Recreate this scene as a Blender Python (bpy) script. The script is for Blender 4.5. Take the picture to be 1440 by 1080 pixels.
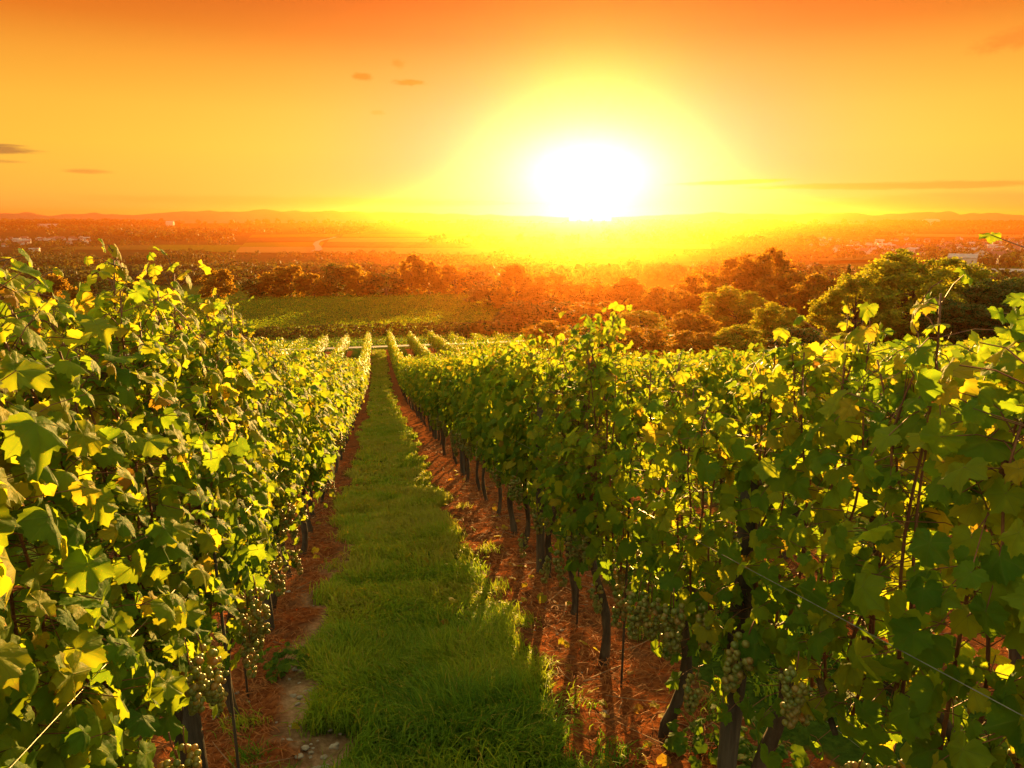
import bpy, math, random
import numpy as np
from mathutils import Vector

R = math.radians
for o in list(bpy.data.objects):
    bpy.data.objects.remove(o)
scene = bpy.context.scene
COL = scene.collection

# ------------------------------------------------------------------ camera
CAM_Z = 1.80
PITCH, YAW, FPX = 13.64, 11.36, 960.0      # degrees below the horizon, degrees right of the rows, focal length in 1440-px pixels
cd = bpy.data.cameras.new('camera')
cam = bpy.data.objects.new('camera', cd)
COL.objects.link(cam)
cam.location = (0, 0, CAM_Z)
cam.rotation_euler = (R(90 - PITCH), 0, R(-YAW))
cd.lens = 24
cd.sensor_width = 36
cd.clip_start = 0.05
cd.clip_end = 40000
scene.camera = cam

# ------------------------------------------------------------------ light
SUN_AZ, SUN_EL = R(17.5), R(3.3)          # azimuth clockwise from +Y (the row direction)
SUN = Vector((math.sin(SUN_AZ) * math.cos(SUN_EL), math.cos(SUN_AZ) * math.cos(SUN_EL), math.sin(SUN_EL)))
EXPOSURE = 2.35
sl = bpy.data.lights.new('sun', 'SUN')
sl.energy = 5.0
sl.angle = R(0.5)
sl.color = (1.0, 0.56, 0.15)
so = bpy.data.objects.new('sun', sl)
COL.objects.link(so)
so.rotation_euler = (-SUN).to_track_quat('-Z', 'Y').to_euler()
so.location = SUN * 200

scene.view_settings.view_transform = 'Standard'
scene.view_settings.look = 'None'
scene.view_settings.exposure = EXPOSURE
scene.view_settings.gamma = 1
scene.view_settings.use_curve_mapping = False
cy = scene.cycles
cy.use_denoising = True
cy.max_bounces = 6
cy.diffuse_bounces = 3
cy.glossy_bounces = 2
cy.transmission_bounces = 4
cy.transparent_max_bounces = 4
cy.volume_bounces = 0
cy.sample_clamp_indirect = 4
cy.caustics_reflective = False
cy.caustics_refractive = False


class NT:
    """a little shorthand for node trees"""
    def __init__(self, tree):
        self.t = tree
        tree.nodes.clear()

    def n(self, typ, **kw):
        nd = self.t.nodes.new(typ)
        for k, v in kw.items():
            if k == 'inp':
                for kk, vv in v.items():
                    if hasattr(vv, 'is_output') or hasattr(vv, 'links'):
                        self.t.links.new(vv, nd.inputs[kk])
                    else:
                        nd.inputs[kk].default_value = vv
            else:
                setattr(nd, k, v)
        return nd

    def m(self, op, a, b=None, c=None):
        inp = {0: a}
        if b is not None:
            inp[1] = b
        if c is not None:
            inp[2] = c
        return self.n('ShaderNodeMath', operation=op, inp=inp).outputs[0]

    def vm(self, op, a, b=None, out=0):
        inp = {0: a}
        if b is not None:
            inp[1] = b
        return self.n('ShaderNodeVectorMath', operation=op, inp=inp).outputs[out]

    def mix(self, f, a, b, blend='MIX'):
        nd = self.n('ShaderNodeMix', data_type='RGBA', blend_type=blend)
        for idx, v in ((0, f), (6, a), (7, b)):
            if hasattr(v, 'links'):
                self.t.links.new(v, nd.inputs[idx])
            else:
                nd.inputs[idx].default_value = v if idx == 0 or len(v) == 4 else (*v, 1)
        return nd.outputs[2]

    def ramp(self, f, stops, interp='LINEAR'):
        nd = self.n('ShaderNodeValToRGB', inp={0: f})
        cr = nd.color_ramp
        cr.interpolation = interp
        while len(cr.elements) < len(stops):
            cr.elements.new(0.5)
        for e, (p, c) in zip(cr.elements, stops):
            e.position = p
            e.color = (*c, 1) if len(c) == 3 else c
        return nd.outputs[0]

    def smooth(self, x, a, b, lo=0.0, hi=1.0):
        return self.n('ShaderNodeMapRange', interpolation_type='SMOOTHSTEP',
                      inp={0: x, 1: a, 2: b, 3: lo, 4: hi}).outputs[0]

    def noise(self, vec, scale, detail=4, rough=0.55, out=0):
        return self.n('ShaderNodeTexNoise', inp={'Vector': vec, 'Scale': scale, 'Detail': detail, 'Roughness': rough}).outputs[out]

    def link(self, a, b):
        self.t.links.new(a, b)


# ------------------------------------------------------------------ sky
def build_world():
    w = bpy.data.worlds.new("World")
    scene.world = w
    w.use_nodes = True
    g = NT(w.node_tree)
    d = g.n('ShaderNodeTexCoord').outputs['Generated']
    sep = g.n('ShaderNodeSeparateXYZ', inp={0: d}).outputs
    el = g.m('MULTIPLY', g.m('ARCSINE', sep[2]), 57.2958)
    az = g.m('MULTIPLY', g.m('ARCTAN2', sep[0], sep[1]), 57.2958)      # degrees from the row direction, to the right
    daz = g.m('SUBTRACT', az, math.degrees(SUN_AZ))
    dele = g.m('SUBTRACT', el, math.degrees(SUN_EL))
    q = g.m('SQRT', g.m('ADD', g.m('POWER', g.m('MULTIPLY', daz, 0.78), 2), g.m('POWER', g.m('MULTIPLY', dele, 1.45), 2)))
    base = g.ramp(g.m('DIVIDE', el, 30.0), [
        (0.0, (0.98, 0.33, 0.07)), (0.07, (1.0, 0.40, 0.055)), (0.17, (1.0, 0.44, 0.045)), (0.26, (0.97, 0.39, 0.040)),
        (0.36, (0.91, 0.265, 0.026)), (0.44, (0.78, 0.125, 0.010)), (0.52, (0.66, 0.055, 0.005)), (0.75, (0.55, 0.10, 0.03)), (1, (0.42, 0.17, 0.10))])
    fade = g.smooth(el, 5.0, 17.5, 1.0, 0.5)

    def gauss(width, power, amp):
        e = g.m('POWER', 2.71828, g.m('MULTIPLY', g.m('POWER', g.m('DIVIDE', q, width), power), -1.0))
        return g.m('MULTIPLY', g.m('MULTIPLY', e, fade), amp)

    def add(col, f, c):
        return g.mix(1.0, col, g.mix(f, (0, 0, 0), c), 'ADD')
    # bright air round the sun: broad golden, then yellow, then white
    for width, power, amp, c in ((40, 1.8, 1.0, (0.0, 0.26, 0.01)), (18, 1.3, 1.0, (0.0, 0.03, 0.08)), (7.5, 1.4, 1.0, (0.1, 0.10, 0.65)), (3.4, 2.0, 1.0, (0.4, 0.9, 1.0))):
        base = add(base, gauss(width, power, amp), c)
    # the haze below adds its own gold close to the sun, so the clear sky behind it is redder there
    base = g.mix(1.0, base, g.mix(gauss(12.5, 3.0, 1.0), (0, 0, 0), (0.0, 0.56, 0.0)), 'SUBTRACT')
    wing = g.m('MULTIPLY', g.m('POWER', 2.71828, g.m('MULTIPLY', g.m('POWER', g.m('DIVIDE', daz, 17.0), 2), -1.0)), g.smooth(el, 7.0, 1.0, 0.0, 1.0))
    base = g.mix(1.0, base, g.mix(wing, (0, 0, 0), (0.0, 0.26, 0.0)), 'SUBTRACT')
    # thin streaks of cloud low in the sky
    cv = g.n('ShaderNodeCombineXYZ', inp={0: g.m('MULTIPLY', az, 0.22), 1: g.m('MULTIPLY', el, 2.4), 2: 3.0}).outputs[0]
    nz = g.noise(cv, 1.0, 8, 0.68)
    cv2 = g.n('ShaderNodeCombineXYZ', inp={0: g.m('MULTIPLY', az, 1.3), 1: g.m('MULTIPLY', el, 3.2), 2: 7.0}).outputs[0]
    nz2 = g.noise(cv2, 1.0, 8, 0.72)

    def patch(a0, e0, wa, we, nzx, lo, hi, amp, tilt=0.0):
        ee = g.m('SUBTRACT', g.m('SUBTRACT', el, e0), g.m('MULTIPLY', g.m('SUBTRACT', az, a0), tilt))
        r2 = g.m('ADD', g.m('POWER', g.m('DIVIDE', g.m('SUBTRACT', az, a0), wa), 2), g.m('POWER', g.m('DIVIDE', ee, we), 2))
        msk = g.m('POWER', 2.71828, g.m('MULTIPLY', r2, -1.0))
        return g.m('MULTIPLY', g.smooth(g.m('ADD', g.m('MULTIPLY', nzx, 0.7), g.m('MULTIPLY', msk, 0.55)), lo, hi), g.m('MULTIPLY', g.smooth(msk, 0.05, 0.5), amp))
    grey = (0.36, 0.20, 0.055)
    gold = (0.75, 0.36, 0.035)
    glow_tinted = (0.80, 0.22, 0.02)
    for p, c in ((patch(-25.5, 4.35, 4.6, 0.42, nz, 0.57, 0.80, 0.86), grey), (patch(-26, 3.6, 3.8, 0.22, nz, 0.57, 0.80, 0.57), grey),
                 (patch(-19.4, 3.15, 2.0, 0.22, nz, 0.55, 0.80, 0.63), (0.55, 0.27, 0.05)),
                 (patch(29, 2.7, 5.5, 0.22, nz, 0.53, 0.78, 0.69, 0.02), gold), (patch(41, 2.25, 13, 0.32, nz, 0.55, 0.78, 0.69, -0.005), (0.62, 0.30, 0.05)),
                 (patch(47, 1.1, 14, 0.75, nz, 0.47, 0.78, 0.63), (0.85, 0.36, 0.08)),
                 (patch(-5, 1.3, 22, 0.5, nz, 0.55, 0.86, 0.46), (0.95, 0.42, 0.06)),
                 (patch(-0.2, 10.4, 1.1, 0.35, nz2, 0.57, 0.83, 0.72), glow_tinted), (patch(3.4, 10.1, 1.9, 0.30, nz2, 0.61, 0.83, 0.72), glow_tinted),
                 (patch(2.6, 11.4, 0.9, 0.6, nz2, 0.65, 0.92, 0.48), glow_tinted), (patch(0.9, 7.9, 0.8, 0.25, nz2, 0.61, 0.87, 0.42), gold),
                 (patch(46.5, 11.2, 4.2, 0.9, nz2, 0.53, 0.87, 0.60, 0.16), (0.85, 0.24, 0.03))):
        base = g.mix(p, base, c)
    front = g.n('ShaderNodeBackground', inp={0: base, 1: 1.0 / 2 ** EXPOSURE * 1.0})
    # the rest of the sky: a low-sun Nishita sky, its blue taken down as in the warm photograph
    ns = g.n('ShaderNodeTexSky', sky_type='NISHITA', sun_disc=False, sun_elevation=SUN_EL, sun_rotation=SUN_AZ, air_density=1.0, dust_density=2.0)
    warm = g.mix(1.0, ns.outputs[0], (1.0, 0.93, 0.62), 'MULTIPLY')
    back = g.n('ShaderNodeBackground', inp={0: g.mix(1.0, warm, (1.45, 1.28, 0.62), 'ADD'), 1: 0.105})
    hx = g.m('ADD', g.m('MULTIPLY', sep[0], math.sin(SUN_AZ)), g.m('MULTIPLY', sep[1], math.cos(SUN_AZ)))
    f = g.m('MAXIMUM', g.smooth(el, 18.0, 42.0), g.smooth(hx, 0.35, -0.15))
    mx = g.n('ShaderNodeMixShader', inp={0: f, 1: front.outputs[0], 2: back.outputs[0]})
    out = g.n('ShaderNodeOutputWorld')
    g.link(mx.outputs[0], out.inputs[0])


build_world()

# ------------------------------------------------------------------ helpers
def link_obj(o):
    COL.objects.link(o)
    return o


def tag(o, label=None, cat=None, group=None, kind=None):
    if label:
        o['label'] = label
    if cat:
        o['category'] = cat
    if group:
        o['group'] = group
    if kind:
        o['kind'] = kind
    return o


def empty(name, loc, rz=0.0, scale=1.0):
    o = bpy.data.objects.new(name, None)
    o.empty_display_size = 0.2
    o.location = loc
    o.rotation_euler = (0, 0, rz)
    o.scale = (scale,) * 3 if not hasattr(scale, '__len__') else scale
    return link_obj(o)


def mesh_np(name, V, faces, mats, attrs=None, smooth=True, midx=None):
    """faces: list of (n,k) int arrays"""
    me = bpy.data.meshes.new(name)
    V = np.ascontiguousarray(V, dtype=np.float32)
    me.vertices.add(len(V))
    me.vertices.foreach_set('co', V.ravel())
    faces = [np.asarray(f, dtype=np.int32) for f in faces if len(f)]
    loops = np.concatenate([f.ravel() for f in faces])
    counts = np.concatenate([np.full(len(f), f.shape[1], dtype=np.int32) for f in faces])
    me.loops.add(len(loops))
    me.loops.foreach_set('vertex_index', loops)
    me.polygons.add(len(counts))
    starts = np.zeros(len(counts), dtype=np.int32)
    starts[1:] = np.cumsum(counts)[:-1]
    me.polygons.foreach_set('loop_start', starts)
    try:
        me.polygons.foreach_set('loop_total', counts)
    except Exception:
        pass
    if midx is not None:
        me.polygons.foreach_set('material_index', np.asarray(midx, dtype=np.int32))
    me.polygons.foreach_set('use_smooth', np.full(len(counts), smooth))
    for m in (mats if isinstance(mats, (list, tuple)) else [mats]):
        me.materials.append(m)
    for k, a in (attrs or {}).items():
        a = np.asarray(a, dtype=np.float32)
        if a.ndim == 1:
            at = me.attributes.new(k, 'FLOAT', 'POINT')
            at.data.foreach_set('value', a)
        else:
            at = me.attributes.new(k, 'FLOAT_VECTOR', 'POINT')
            at.data.foreach_set('vector', a.ravel())
    me.update()
    me.validate()
    return me


def obj(name, me, parent=None, loc=None):
    o = bpy.data.objects.new(name, me)
    link_obj(o)
    if parent:
        o.parent = parent
    if loc is not None:
        o.location = loc
    return o


def copy_tree(src, loc, rz=None, scale=None):
    c = src.copy()
    COL.objects.link(c)
    c.location = loc
    if rz is not None:
        c.rotation_euler = (0, 0, rz)
    if scale is not None:
        c.scale = (scale,) * 3 if not hasattr(scale, '__len__') else scale
    for ch in src.children:
        k = ch.copy()
        COL.objects.link(k)
        k.parent = c
        for gc in ch.children:
            kk = gc.copy()
            COL.objects.link(kk)
            kk.parent = k
    return c


class Geo:
    """collects vertices and faces"""
    def __init__(self):
        self.V, self.F3, self.F4, self.n = [], [], [], 0
        self.M3, self.M4 = [], []
        self.A = []

    def add(self, V, tri=None, quad=None, mat=0, a=0.0):
        V = np.asarray(V, dtype=np.float32).reshape(-1, 3)
        if tri is not None and len(tri):
            t = np.asarray(tri, dtype=np.int64).reshape(-1, 3)
            self.F3.append(t + self.n)
            self.M3.append(np.full(len(t), mat))
        if quad is not None and len(quad):
            t = np.asarray(quad, dtype=np.int64).reshape(-1, 4)
            self.F4.append(t + self.n)
            self.M4.append(np.full(len(t), mat))
        self.V.append(V)
        self.A.append(np.broadcast_to(np.asarray(a, dtype=np.float32), (len(V),)))
        self.n += len(V)

    def tube(self, P, rad, seg=6, mat=0, a=0.0, cap=True):
        P = np.asarray(P, dtype=float)
        rad = np.broadcast_to(np.asarray(rad, dtype=float), (len(P),))
        T = np.gradient(P, axis=0)
        T /= np.linalg.norm(T, axis=1, keepdims=True) + 1e-9
        ref = np.array([1.0, 0.0, 0.0]) if abs(T[:, 0]).mean() < 0.7 else np.array([0.0, 1.0, 0.0])
        A = np.cross(T, ref)
        A /= np.linalg.norm(A, axis=1, keepdims=True) + 1e-9
        B = np.cross(T, A)
        th = np.linspace(0, 2 * np.pi, seg, endpoint=False)
        V = P[:, None, :] + rad[:, None, None] * (A[:, None, :] * np.cos(th)[None, :, None] + B[:, None, :] * np.sin(th)[None, :, None])
        n = len(P)
        i, j = np.meshgrid(np.arange(n - 1), np.arange(seg), indexing='ij')
        Q = np.stack([i * seg + j, i * seg + (j + 1) % seg, (i + 1) * seg + (j + 1) % seg, (i + 1) * seg + j], -1).reshape(-1, 4)
        tri = None
        VV = V.reshape(-1, 3)
        if cap:
            VV = np.concatenate([VV, P[:1], P[-1:]])
            k = n * seg
            jj = np.arange(seg)
            tri = np.concatenate([np.stack([np.full(seg, k), (jj + 1) % seg, jj], -1),
                                  np.stack([np.full(seg, k + 1), (n - 1) * seg + jj, (n - 1) * seg + (jj + 1) % seg], -1)])
        self.add(VV, tri, Q, mat, a)

    def box(self, c, s, rz=0.0, mat=0, a=0.0):
        x, y, z = np.array(s) / 2
        V = np.array([[-x, -y, -z], [x, -y, -z], [x, y, -z], [-x, y, -z], [-x, -y, z], [x, -y, z], [x, y, z], [-x, y, z]])
        cr, sr = math.cos(rz), math.sin(rz)
        V = V @ np.array([[cr, sr, 0], [-sr, cr, 0], [0, 0, 1]]) + np.array(c)
        self.add(V, None, [[0, 3, 2, 1], [4, 5, 6, 7], [0, 1, 5, 4], [1, 2, 6, 5], [2, 3, 7, 6], [3, 0, 4, 7]], mat, a)

    def mesh(self, name, mats, smooth=True, extra=None):
        V = np.concatenate(self.V)
        f, mi = [], []
        if self.F3:
            f.append(np.concatenate(self.F3))
            mi.append(np.concatenate(self.M3))
        if self.F4:
            f.append(np.concatenate(self.F4))
            mi.append(np.concatenate(self.M4))
        at = {'rnd': np.concatenate(self.A)}
        at.update(extra or {})
        return mesh_np(name, V, f, mats, at, smooth, np.concatenate(mi))


# terrain: height depends on the distance down the slope
PY = np.array([-400, -60, -30, -10, 0, 26, 32, 38, 45, 55, 66, 69, 75, 80, 100, 115, 135, 191, 300, 430, 600, 1000, 1500, 4400, 7000], float)
PZ = np.array([12, 9, 5.6, 2.1, 0, -5.46, -6.66, -7.62, -8.55, -9.62, -10.78, -11.1, -11.7, -12.35, -15.2, -17.2, -18.4, -19.7, -24.5, -29.5, -35, -40.5, -43, -22, -22], float)


def gz(x, y):
    y = np.asarray(y, float)
    return np.interp(y, PY, PZ)


def ray(px, py):
    th = R(PITCH)
    u, v = px - 720.0, py - 540.0
    fw = FPX * math.cos(th) - v * math.sin(th)
    up = -FPX * math.sin(th) - v * math.cos(th)
    a = R(YAW)
    return np.array([u * math.cos(a) + fw * math.sin(a), -u * math.sin(a) + fw * math.cos(a), up]) / FPX


def at(px, py, y):
    """point on the line of sight of a pixel of the photograph at distance y down the slope"""
    d = ray(px, py)
    t = y / d[1]
    return np.array([d[0] * t, y, CAM_Z + d[2] * t])


def on_ground(px, py):
    d = ray(px, py)
    ts = np.geomspace(1.5, 4300, 6000)
    z = CAM_Z + d[2] * ts - gz(d[0] * ts, d[1] * ts)
    i = int(np.argmax(z < 0))
    if z[i] >= 0:
        i = len(ts) - 1
    t = ts[i]
    return np.array([d[0] * t, d[1] * t, float(gz(d[0] * t, d[1] * t))])


def vnoise(x, y, s, seed=0):
    """smooth value noise for arrays"""
    x = np.asarray(x, float) / s + seed * 17.3
    y = np.asarray(y, float) / s + seed * 5.7
    xi, yi = np.floor(x), np.floor(y)
    xf, yf = x - xi, y - yi
    xf, yf = xf * xf * (3 - 2 * xf), yf * yf * (3 - 2 * yf)

    def h(a, b):
        t = np.sin(a * 127.1 + b * 311.7 + seed * 74.7) * 43758.5453
        return t - np.floor(t)
    return (h(xi, yi) * (1 - xf) + h(xi + 1, yi) * xf) * (1 - yf) + (h(xi, yi + 1) * (1 - xf) + h(xi + 1, yi + 1) * xf) * yf


# ------------------------------------------------------------------ materials
def new_mat(name):
    m = bpy.data.materials.new(name)
    m.use_nodes = True
    return m, NT(m.node_tree)


def simple(name, c1, c2, scale=8.0, rough=0.8, bump=0.3, dist=0.01, spec=0.3, stretch=(1, 1, 1)):
    m, g = new_mat(name)
    co = g.n('ShaderNodeTexCoord').outputs['Object']
    mp = g.n('ShaderNodeMapping', inp={0: co, 3: stretch}).outputs[0]
    nz = g.noise(mp, scale, 6, 0.65)
    col = g.mix(g.smooth(nz, 0.3, 0.7), c1, c2)
    b = g.n('ShaderNodeBump', inp={'Strength': bump, 'Distance': dist, 'Height': g.noise(mp, scale * 2.3, 6, 0.7)})
    p = g.n('ShaderNodeBsdfPrincipled', inp={'Base Color': col, 'Roughness': rough, 'Specular IOR Level': spec, 'Normal': b.outputs[0]})
    g.link(p.outputs[0], g.n('ShaderNodeOutputMaterial').inputs[0])
    return m


def leaf_mat(name, stops, tstops, trans=0.45, rough=0.45, veins=True, spec=0.07):
    """thin leaf: reflecting and letting light through; each leaf takes its tone from its own random number"""
    m, g = new_mat(name)
    a = g.n('ShaderNodeAttribute', attribute_name='rnd').outputs['Fac']
    col = g.ramp(a, stops)
    tcol = g.ramp(a, tstops)
    pin = {'Roughness': rough, 'Specular IOR Level': spec}
    if veins:
        uv = g.n('ShaderNodeAttribute', attribute_name='luv').outputs['Vector']
        s = g.n('ShaderNodeSeparateXYZ', inp={0: uv}).outputs
        rr = g.m('SQRT', g.m('ADD', g.m('POWER', s[0], 2), g.m('POWER', s[1], 2)))
        ang = g.m('ARCTAN2', s[0], s[1])
        w = g.m('MULTIPLY', rr, g.m('ABSOLUTE', g.m('SINE', g.m('MULTIPLY', ang, 3.4))))
        vein = g.smooth(w, 0.02, 0.085, 1.0, 0.0)
        side = g.m('ABSOLUTE', g.m('SINE', g.m('ADD', g.m('MULTIPLY', rr, 30.0), g.m('MULTIPLY', w, -16.0))))
        vein2 = g.m('MULTIPLY', g.smooth(side, 0.0, 0.28, 1.0, 0.0), 0.35)
        vv = g.m('MAXIMUM', vein, vein2)
        off = g.vm('ADD', uv, g.n('ShaderNodeCombineXYZ', inp={0: g.m('MULTIPLY', a, 40.0), 1: 0.0, 2: g.m('MULTIPLY', a, 91.0)}).outputs[0])
        blot = g.noise(off, 1.7, 4, 0.6)
        col = g.mix(g.m('MULTIPLY', vv, 0.38), col, (0.20, 0.26, 0.04))
        col = g.mix(g.smooth(blot, 0.45, 0.75), col, g.mix(1.0, col, (1.5, 1.3, 0.8), 'MULTIPLY'))
        tcol = g.mix(g.m('MULTIPLY', vv, 0.35), tcol, (0.16, 0.20, 0.02))
        # dry margins on some leaves
        dry = g.m('MULTIPLY', g.smooth(g.m('ADD', rr, g.m('MULTIPLY', blot, 0.6)), 1.12, 1.3), g.smooth(a, 0.62, 0.8))
        col = g.mix(dry, col, (0.20, 0.10, 0.025))
        tcol = g.mix(dry, tcol, (0.22, 0.09, 0.015))
        h = g.m('ADD', g.m('MULTIPLY', vv, -0.7), g.m('ADD', g.m('MULTIPLY', blot, 1.0), g.m('MULTIPLY', g.noise(off, 5.0, 2, 0.5), 0.9)))
        b = g.n('ShaderNodeBump', inp={'Strength': 0.45, 'Distance': 0.008, 'Height': h})
        pin['Normal'] = b.outputs[0]
    pin['Base Color'] = col
    p = g.n('ShaderNodeBsdfPrincipled', inp=pin)
    t = g.n('ShaderNodeBsdfTranslucent', inp={0: tcol})
    mx = g.n('ShaderNodeMixShader', inp={0: trans, 1: p.outputs[0], 2: t.outputs[0]})
    g.link(mx.outputs[0], g.n('ShaderNodeOutputMaterial').inputs[0])
    return m


VST = [(0.0, (0.034, 0.088, 0.010)), (0.35, (0.060, 0.130, 0.010)), (0.62, (0.110, 0.170, 0.012)), (0.82, (0.19, 0.205, 0.014)), (0.94, (0.27, 0.22, 0.016)), (1.0, (0.22, 0.10, 0.02))]
VTT = [(0.0, (0.17, 0.30, 0.012)), (0.35, (0.28, 0.42, 0.014)), (0.62, (0.46, 0.52, 0.016)), (0.82, (0.60, 0.56, 0.020)), (0.94, (0.62, 0.45, 0.02)), (1.0, (0.42, 0.18, 0.02))]
M_VLEAF = leaf_mat('vine_leaf', VST, VTT, 0.52, rough=0.6)
M_VLEAF_FAR = leaf_mat('vine_leaf_small', VST, VTT, veins=False)
M_VBLOCK = leaf_mat('vine_leaf_distant', [(0, (0.048, 0.095, 0.008)), (0.5, (0.11, 0.165, 0.010)), (1, (0.24, 0.24, 0.014))], [(0, (0.14, 0.23, 0.008)), (0.5, (0.32, 0.38, 0.010)), (1, (0.45, 0.38, 0.012))], veins=False)
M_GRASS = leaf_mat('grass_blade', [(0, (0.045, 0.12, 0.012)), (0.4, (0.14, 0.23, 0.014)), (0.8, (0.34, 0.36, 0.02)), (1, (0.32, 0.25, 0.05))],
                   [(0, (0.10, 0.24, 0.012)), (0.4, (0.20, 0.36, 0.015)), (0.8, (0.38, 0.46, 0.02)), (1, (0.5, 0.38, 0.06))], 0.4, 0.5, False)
M_TREE_A = leaf_mat('tree_leaf_olive', [(0, (0.080, 0.100, 0.014)), (0.6, (0.130, 0.140, 0.018)), (1, (0.22, 0.18, 0.024))],
                    [(0, (0.20, 0.22, 0.012)), (0.6, (0.42, 0.40, 0.015)), (1, (0.6, 0.46, 0.02))], 0.55, 0.6, False)
M_TREE_B = leaf_mat('tree_leaf_dark', [(0, (0.026, 0.042, 0.010)), (0.6, (0.045, 0.068, 0.013)), (1, (0.09, 0.10, 0.018))],
                    [(0, (0.04, 0.07, 0.01)), (0.6, (0.08, 0.12, 0.012)), (1, (0.16, 0.16, 0.015))], 0.3, 0.6, False)
M_TREE_C = leaf_mat('tree_leaf_glow_tinted', [(0, (0.045, 0.040, 0.012)), (0.6, (0.085, 0.065, 0.014)), (1, (0.15, 0.09, 0.02))],
                    [(0, (0.28, 0.17, 0.012)), (0.6, (0.50, 0.28, 0.015)), (1, (0.65, 0.34, 0.02))], 0.55, 0.6, False)  # orange flare glow put into the leaf colours
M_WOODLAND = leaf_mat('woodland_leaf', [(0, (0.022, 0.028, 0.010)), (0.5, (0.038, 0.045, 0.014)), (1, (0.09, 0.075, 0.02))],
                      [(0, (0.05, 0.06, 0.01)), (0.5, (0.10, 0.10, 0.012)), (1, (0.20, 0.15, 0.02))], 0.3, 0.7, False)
M_BARK = simple('vine_bark', (0.035, 0.022, 0.014), (0.11, 0.075, 0.05), 14, 0.9, 0.9, 0.012, 0.2, (1, 1, 0.25))
M_TBARK = simple('tree_bark', (0.03, 0.022, 0.016), (0.09, 0.07, 0.05), 3, 0.9, 0.8, 0.05, 0.2, (1, 1, 0.3))
M_CANE = simple('cane_bark', (0.11, 0.035, 0.018), (0.22, 0.085, 0.035), 25, 0.6, 0.3, 0.002, 0.3, (1, 1, 0.3))
M_POST = simple('weathered_wood', (0.035, 0.026, 0.02), (0.12, 0.09, 0.065), 18, 0.85, 0.8, 0.006, 0.2, (1, 1, 0.08))
M_STEEL = simple('galvanised_steel', (0.12, 0.11, 0.09), (0.24, 0.22, 0.19), 40, 0.4, 0.1, 0.001, 0.6)
M_STEEL.node_tree.nodes['Principled BSDF'].inputs['Metallic'].default_value = 0.8
M_STRAW = simple('straw', (0.17, 0.050, 0.015), (0.36, 0.13, 0.035), 30, 0.85, 0.2, 0.002, 0.2)
M_TWIG = simple('pruned_twig', (0.13, 0.06, 0.03), (0.30, 0.17, 0.09), 30, 0.8, 0.3, 0.002, 0.2)
M_STONE = simple('stone', (0.16, 0.12, 0.09), (0.36, 0.30, 0.24), 20, 0.85, 0.4, 0.004, 0.3)
M_PLASTER = simple('plaster', (0.34, 0.31, 0.28), (0.46, 0.43, 0.39), 0.8, 0.9, 0.1, 0.02, 0.2)
M_ROOF = simple('roof_tile', (0.14, 0.055, 0.035), (0.26, 0.11, 0.07), 1.5, 0.85, 0.3, 0.05, 0.2)
M_GREYROOF = simple('metal_roof', (0.18, 0.18, 0.18), (0.27, 0.265, 0.255), 0.3, 0.5, 0.05, 0.02, 0.4)
M_PANE = simple('window_glass', (0.02, 0.025, 0.03), (0.05, 0.055, 0.06), 1, 0.15, 0.0, 0.01, 0.6)
M_ROAD = simple('asphalt', (0.10, 0.095, 0.09), (0.15, 0.145, 0.14), 3.0, 0.85, 0.2, 0.01, 0.3)
M_TRACK = simple('gravel_track', (0.20, 0.15, 0.10), (0.28, 0.22, 0.15), 0.3, 1.0, 0.1, 0.05, 0.0)
M_HILL = simple('wooded_hill', (0.12, 0.115, 0.07), (0.16, 0.15, 0.09), 0.004, 1.0, 0.2, 3.0, 0.0)  # some of the distance haze is painted in as a paler base colour


def grape_mat():
    m, g = new_mat('grape_skin')
    a = g.n('ShaderNodeAttribute', attribute_name='rnd').outputs['Fac']
    col = g.ramp(a, [(0, (0.12, 0.16, 0.03)), (0.6, (0.22, 0.20, 0.04)), (1, (0.30, 0.18, 0.05))])
    p = g.n('ShaderNodeBsdfPrincipled', inp={'Base Color': col, 'Roughness': 0.35, 'Specular IOR Level': 0.45})
    t = g.n('ShaderNodeBsdfTranslucent', inp={0: g.ramp(a, [(0, (0.35, 0.40, 0.05)), (1, (0.6, 0.35, 0.06))])})
    mx = g.n('ShaderNodeMixShader', inp={0: 0.35, 1: p.outputs[0], 2: t.outputs[0]})
    g.link(mx.outputs[0], g.n('ShaderNodeOutputMaterial').inputs[0])
    return m


M_GRAPE = grape_mat()


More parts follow.
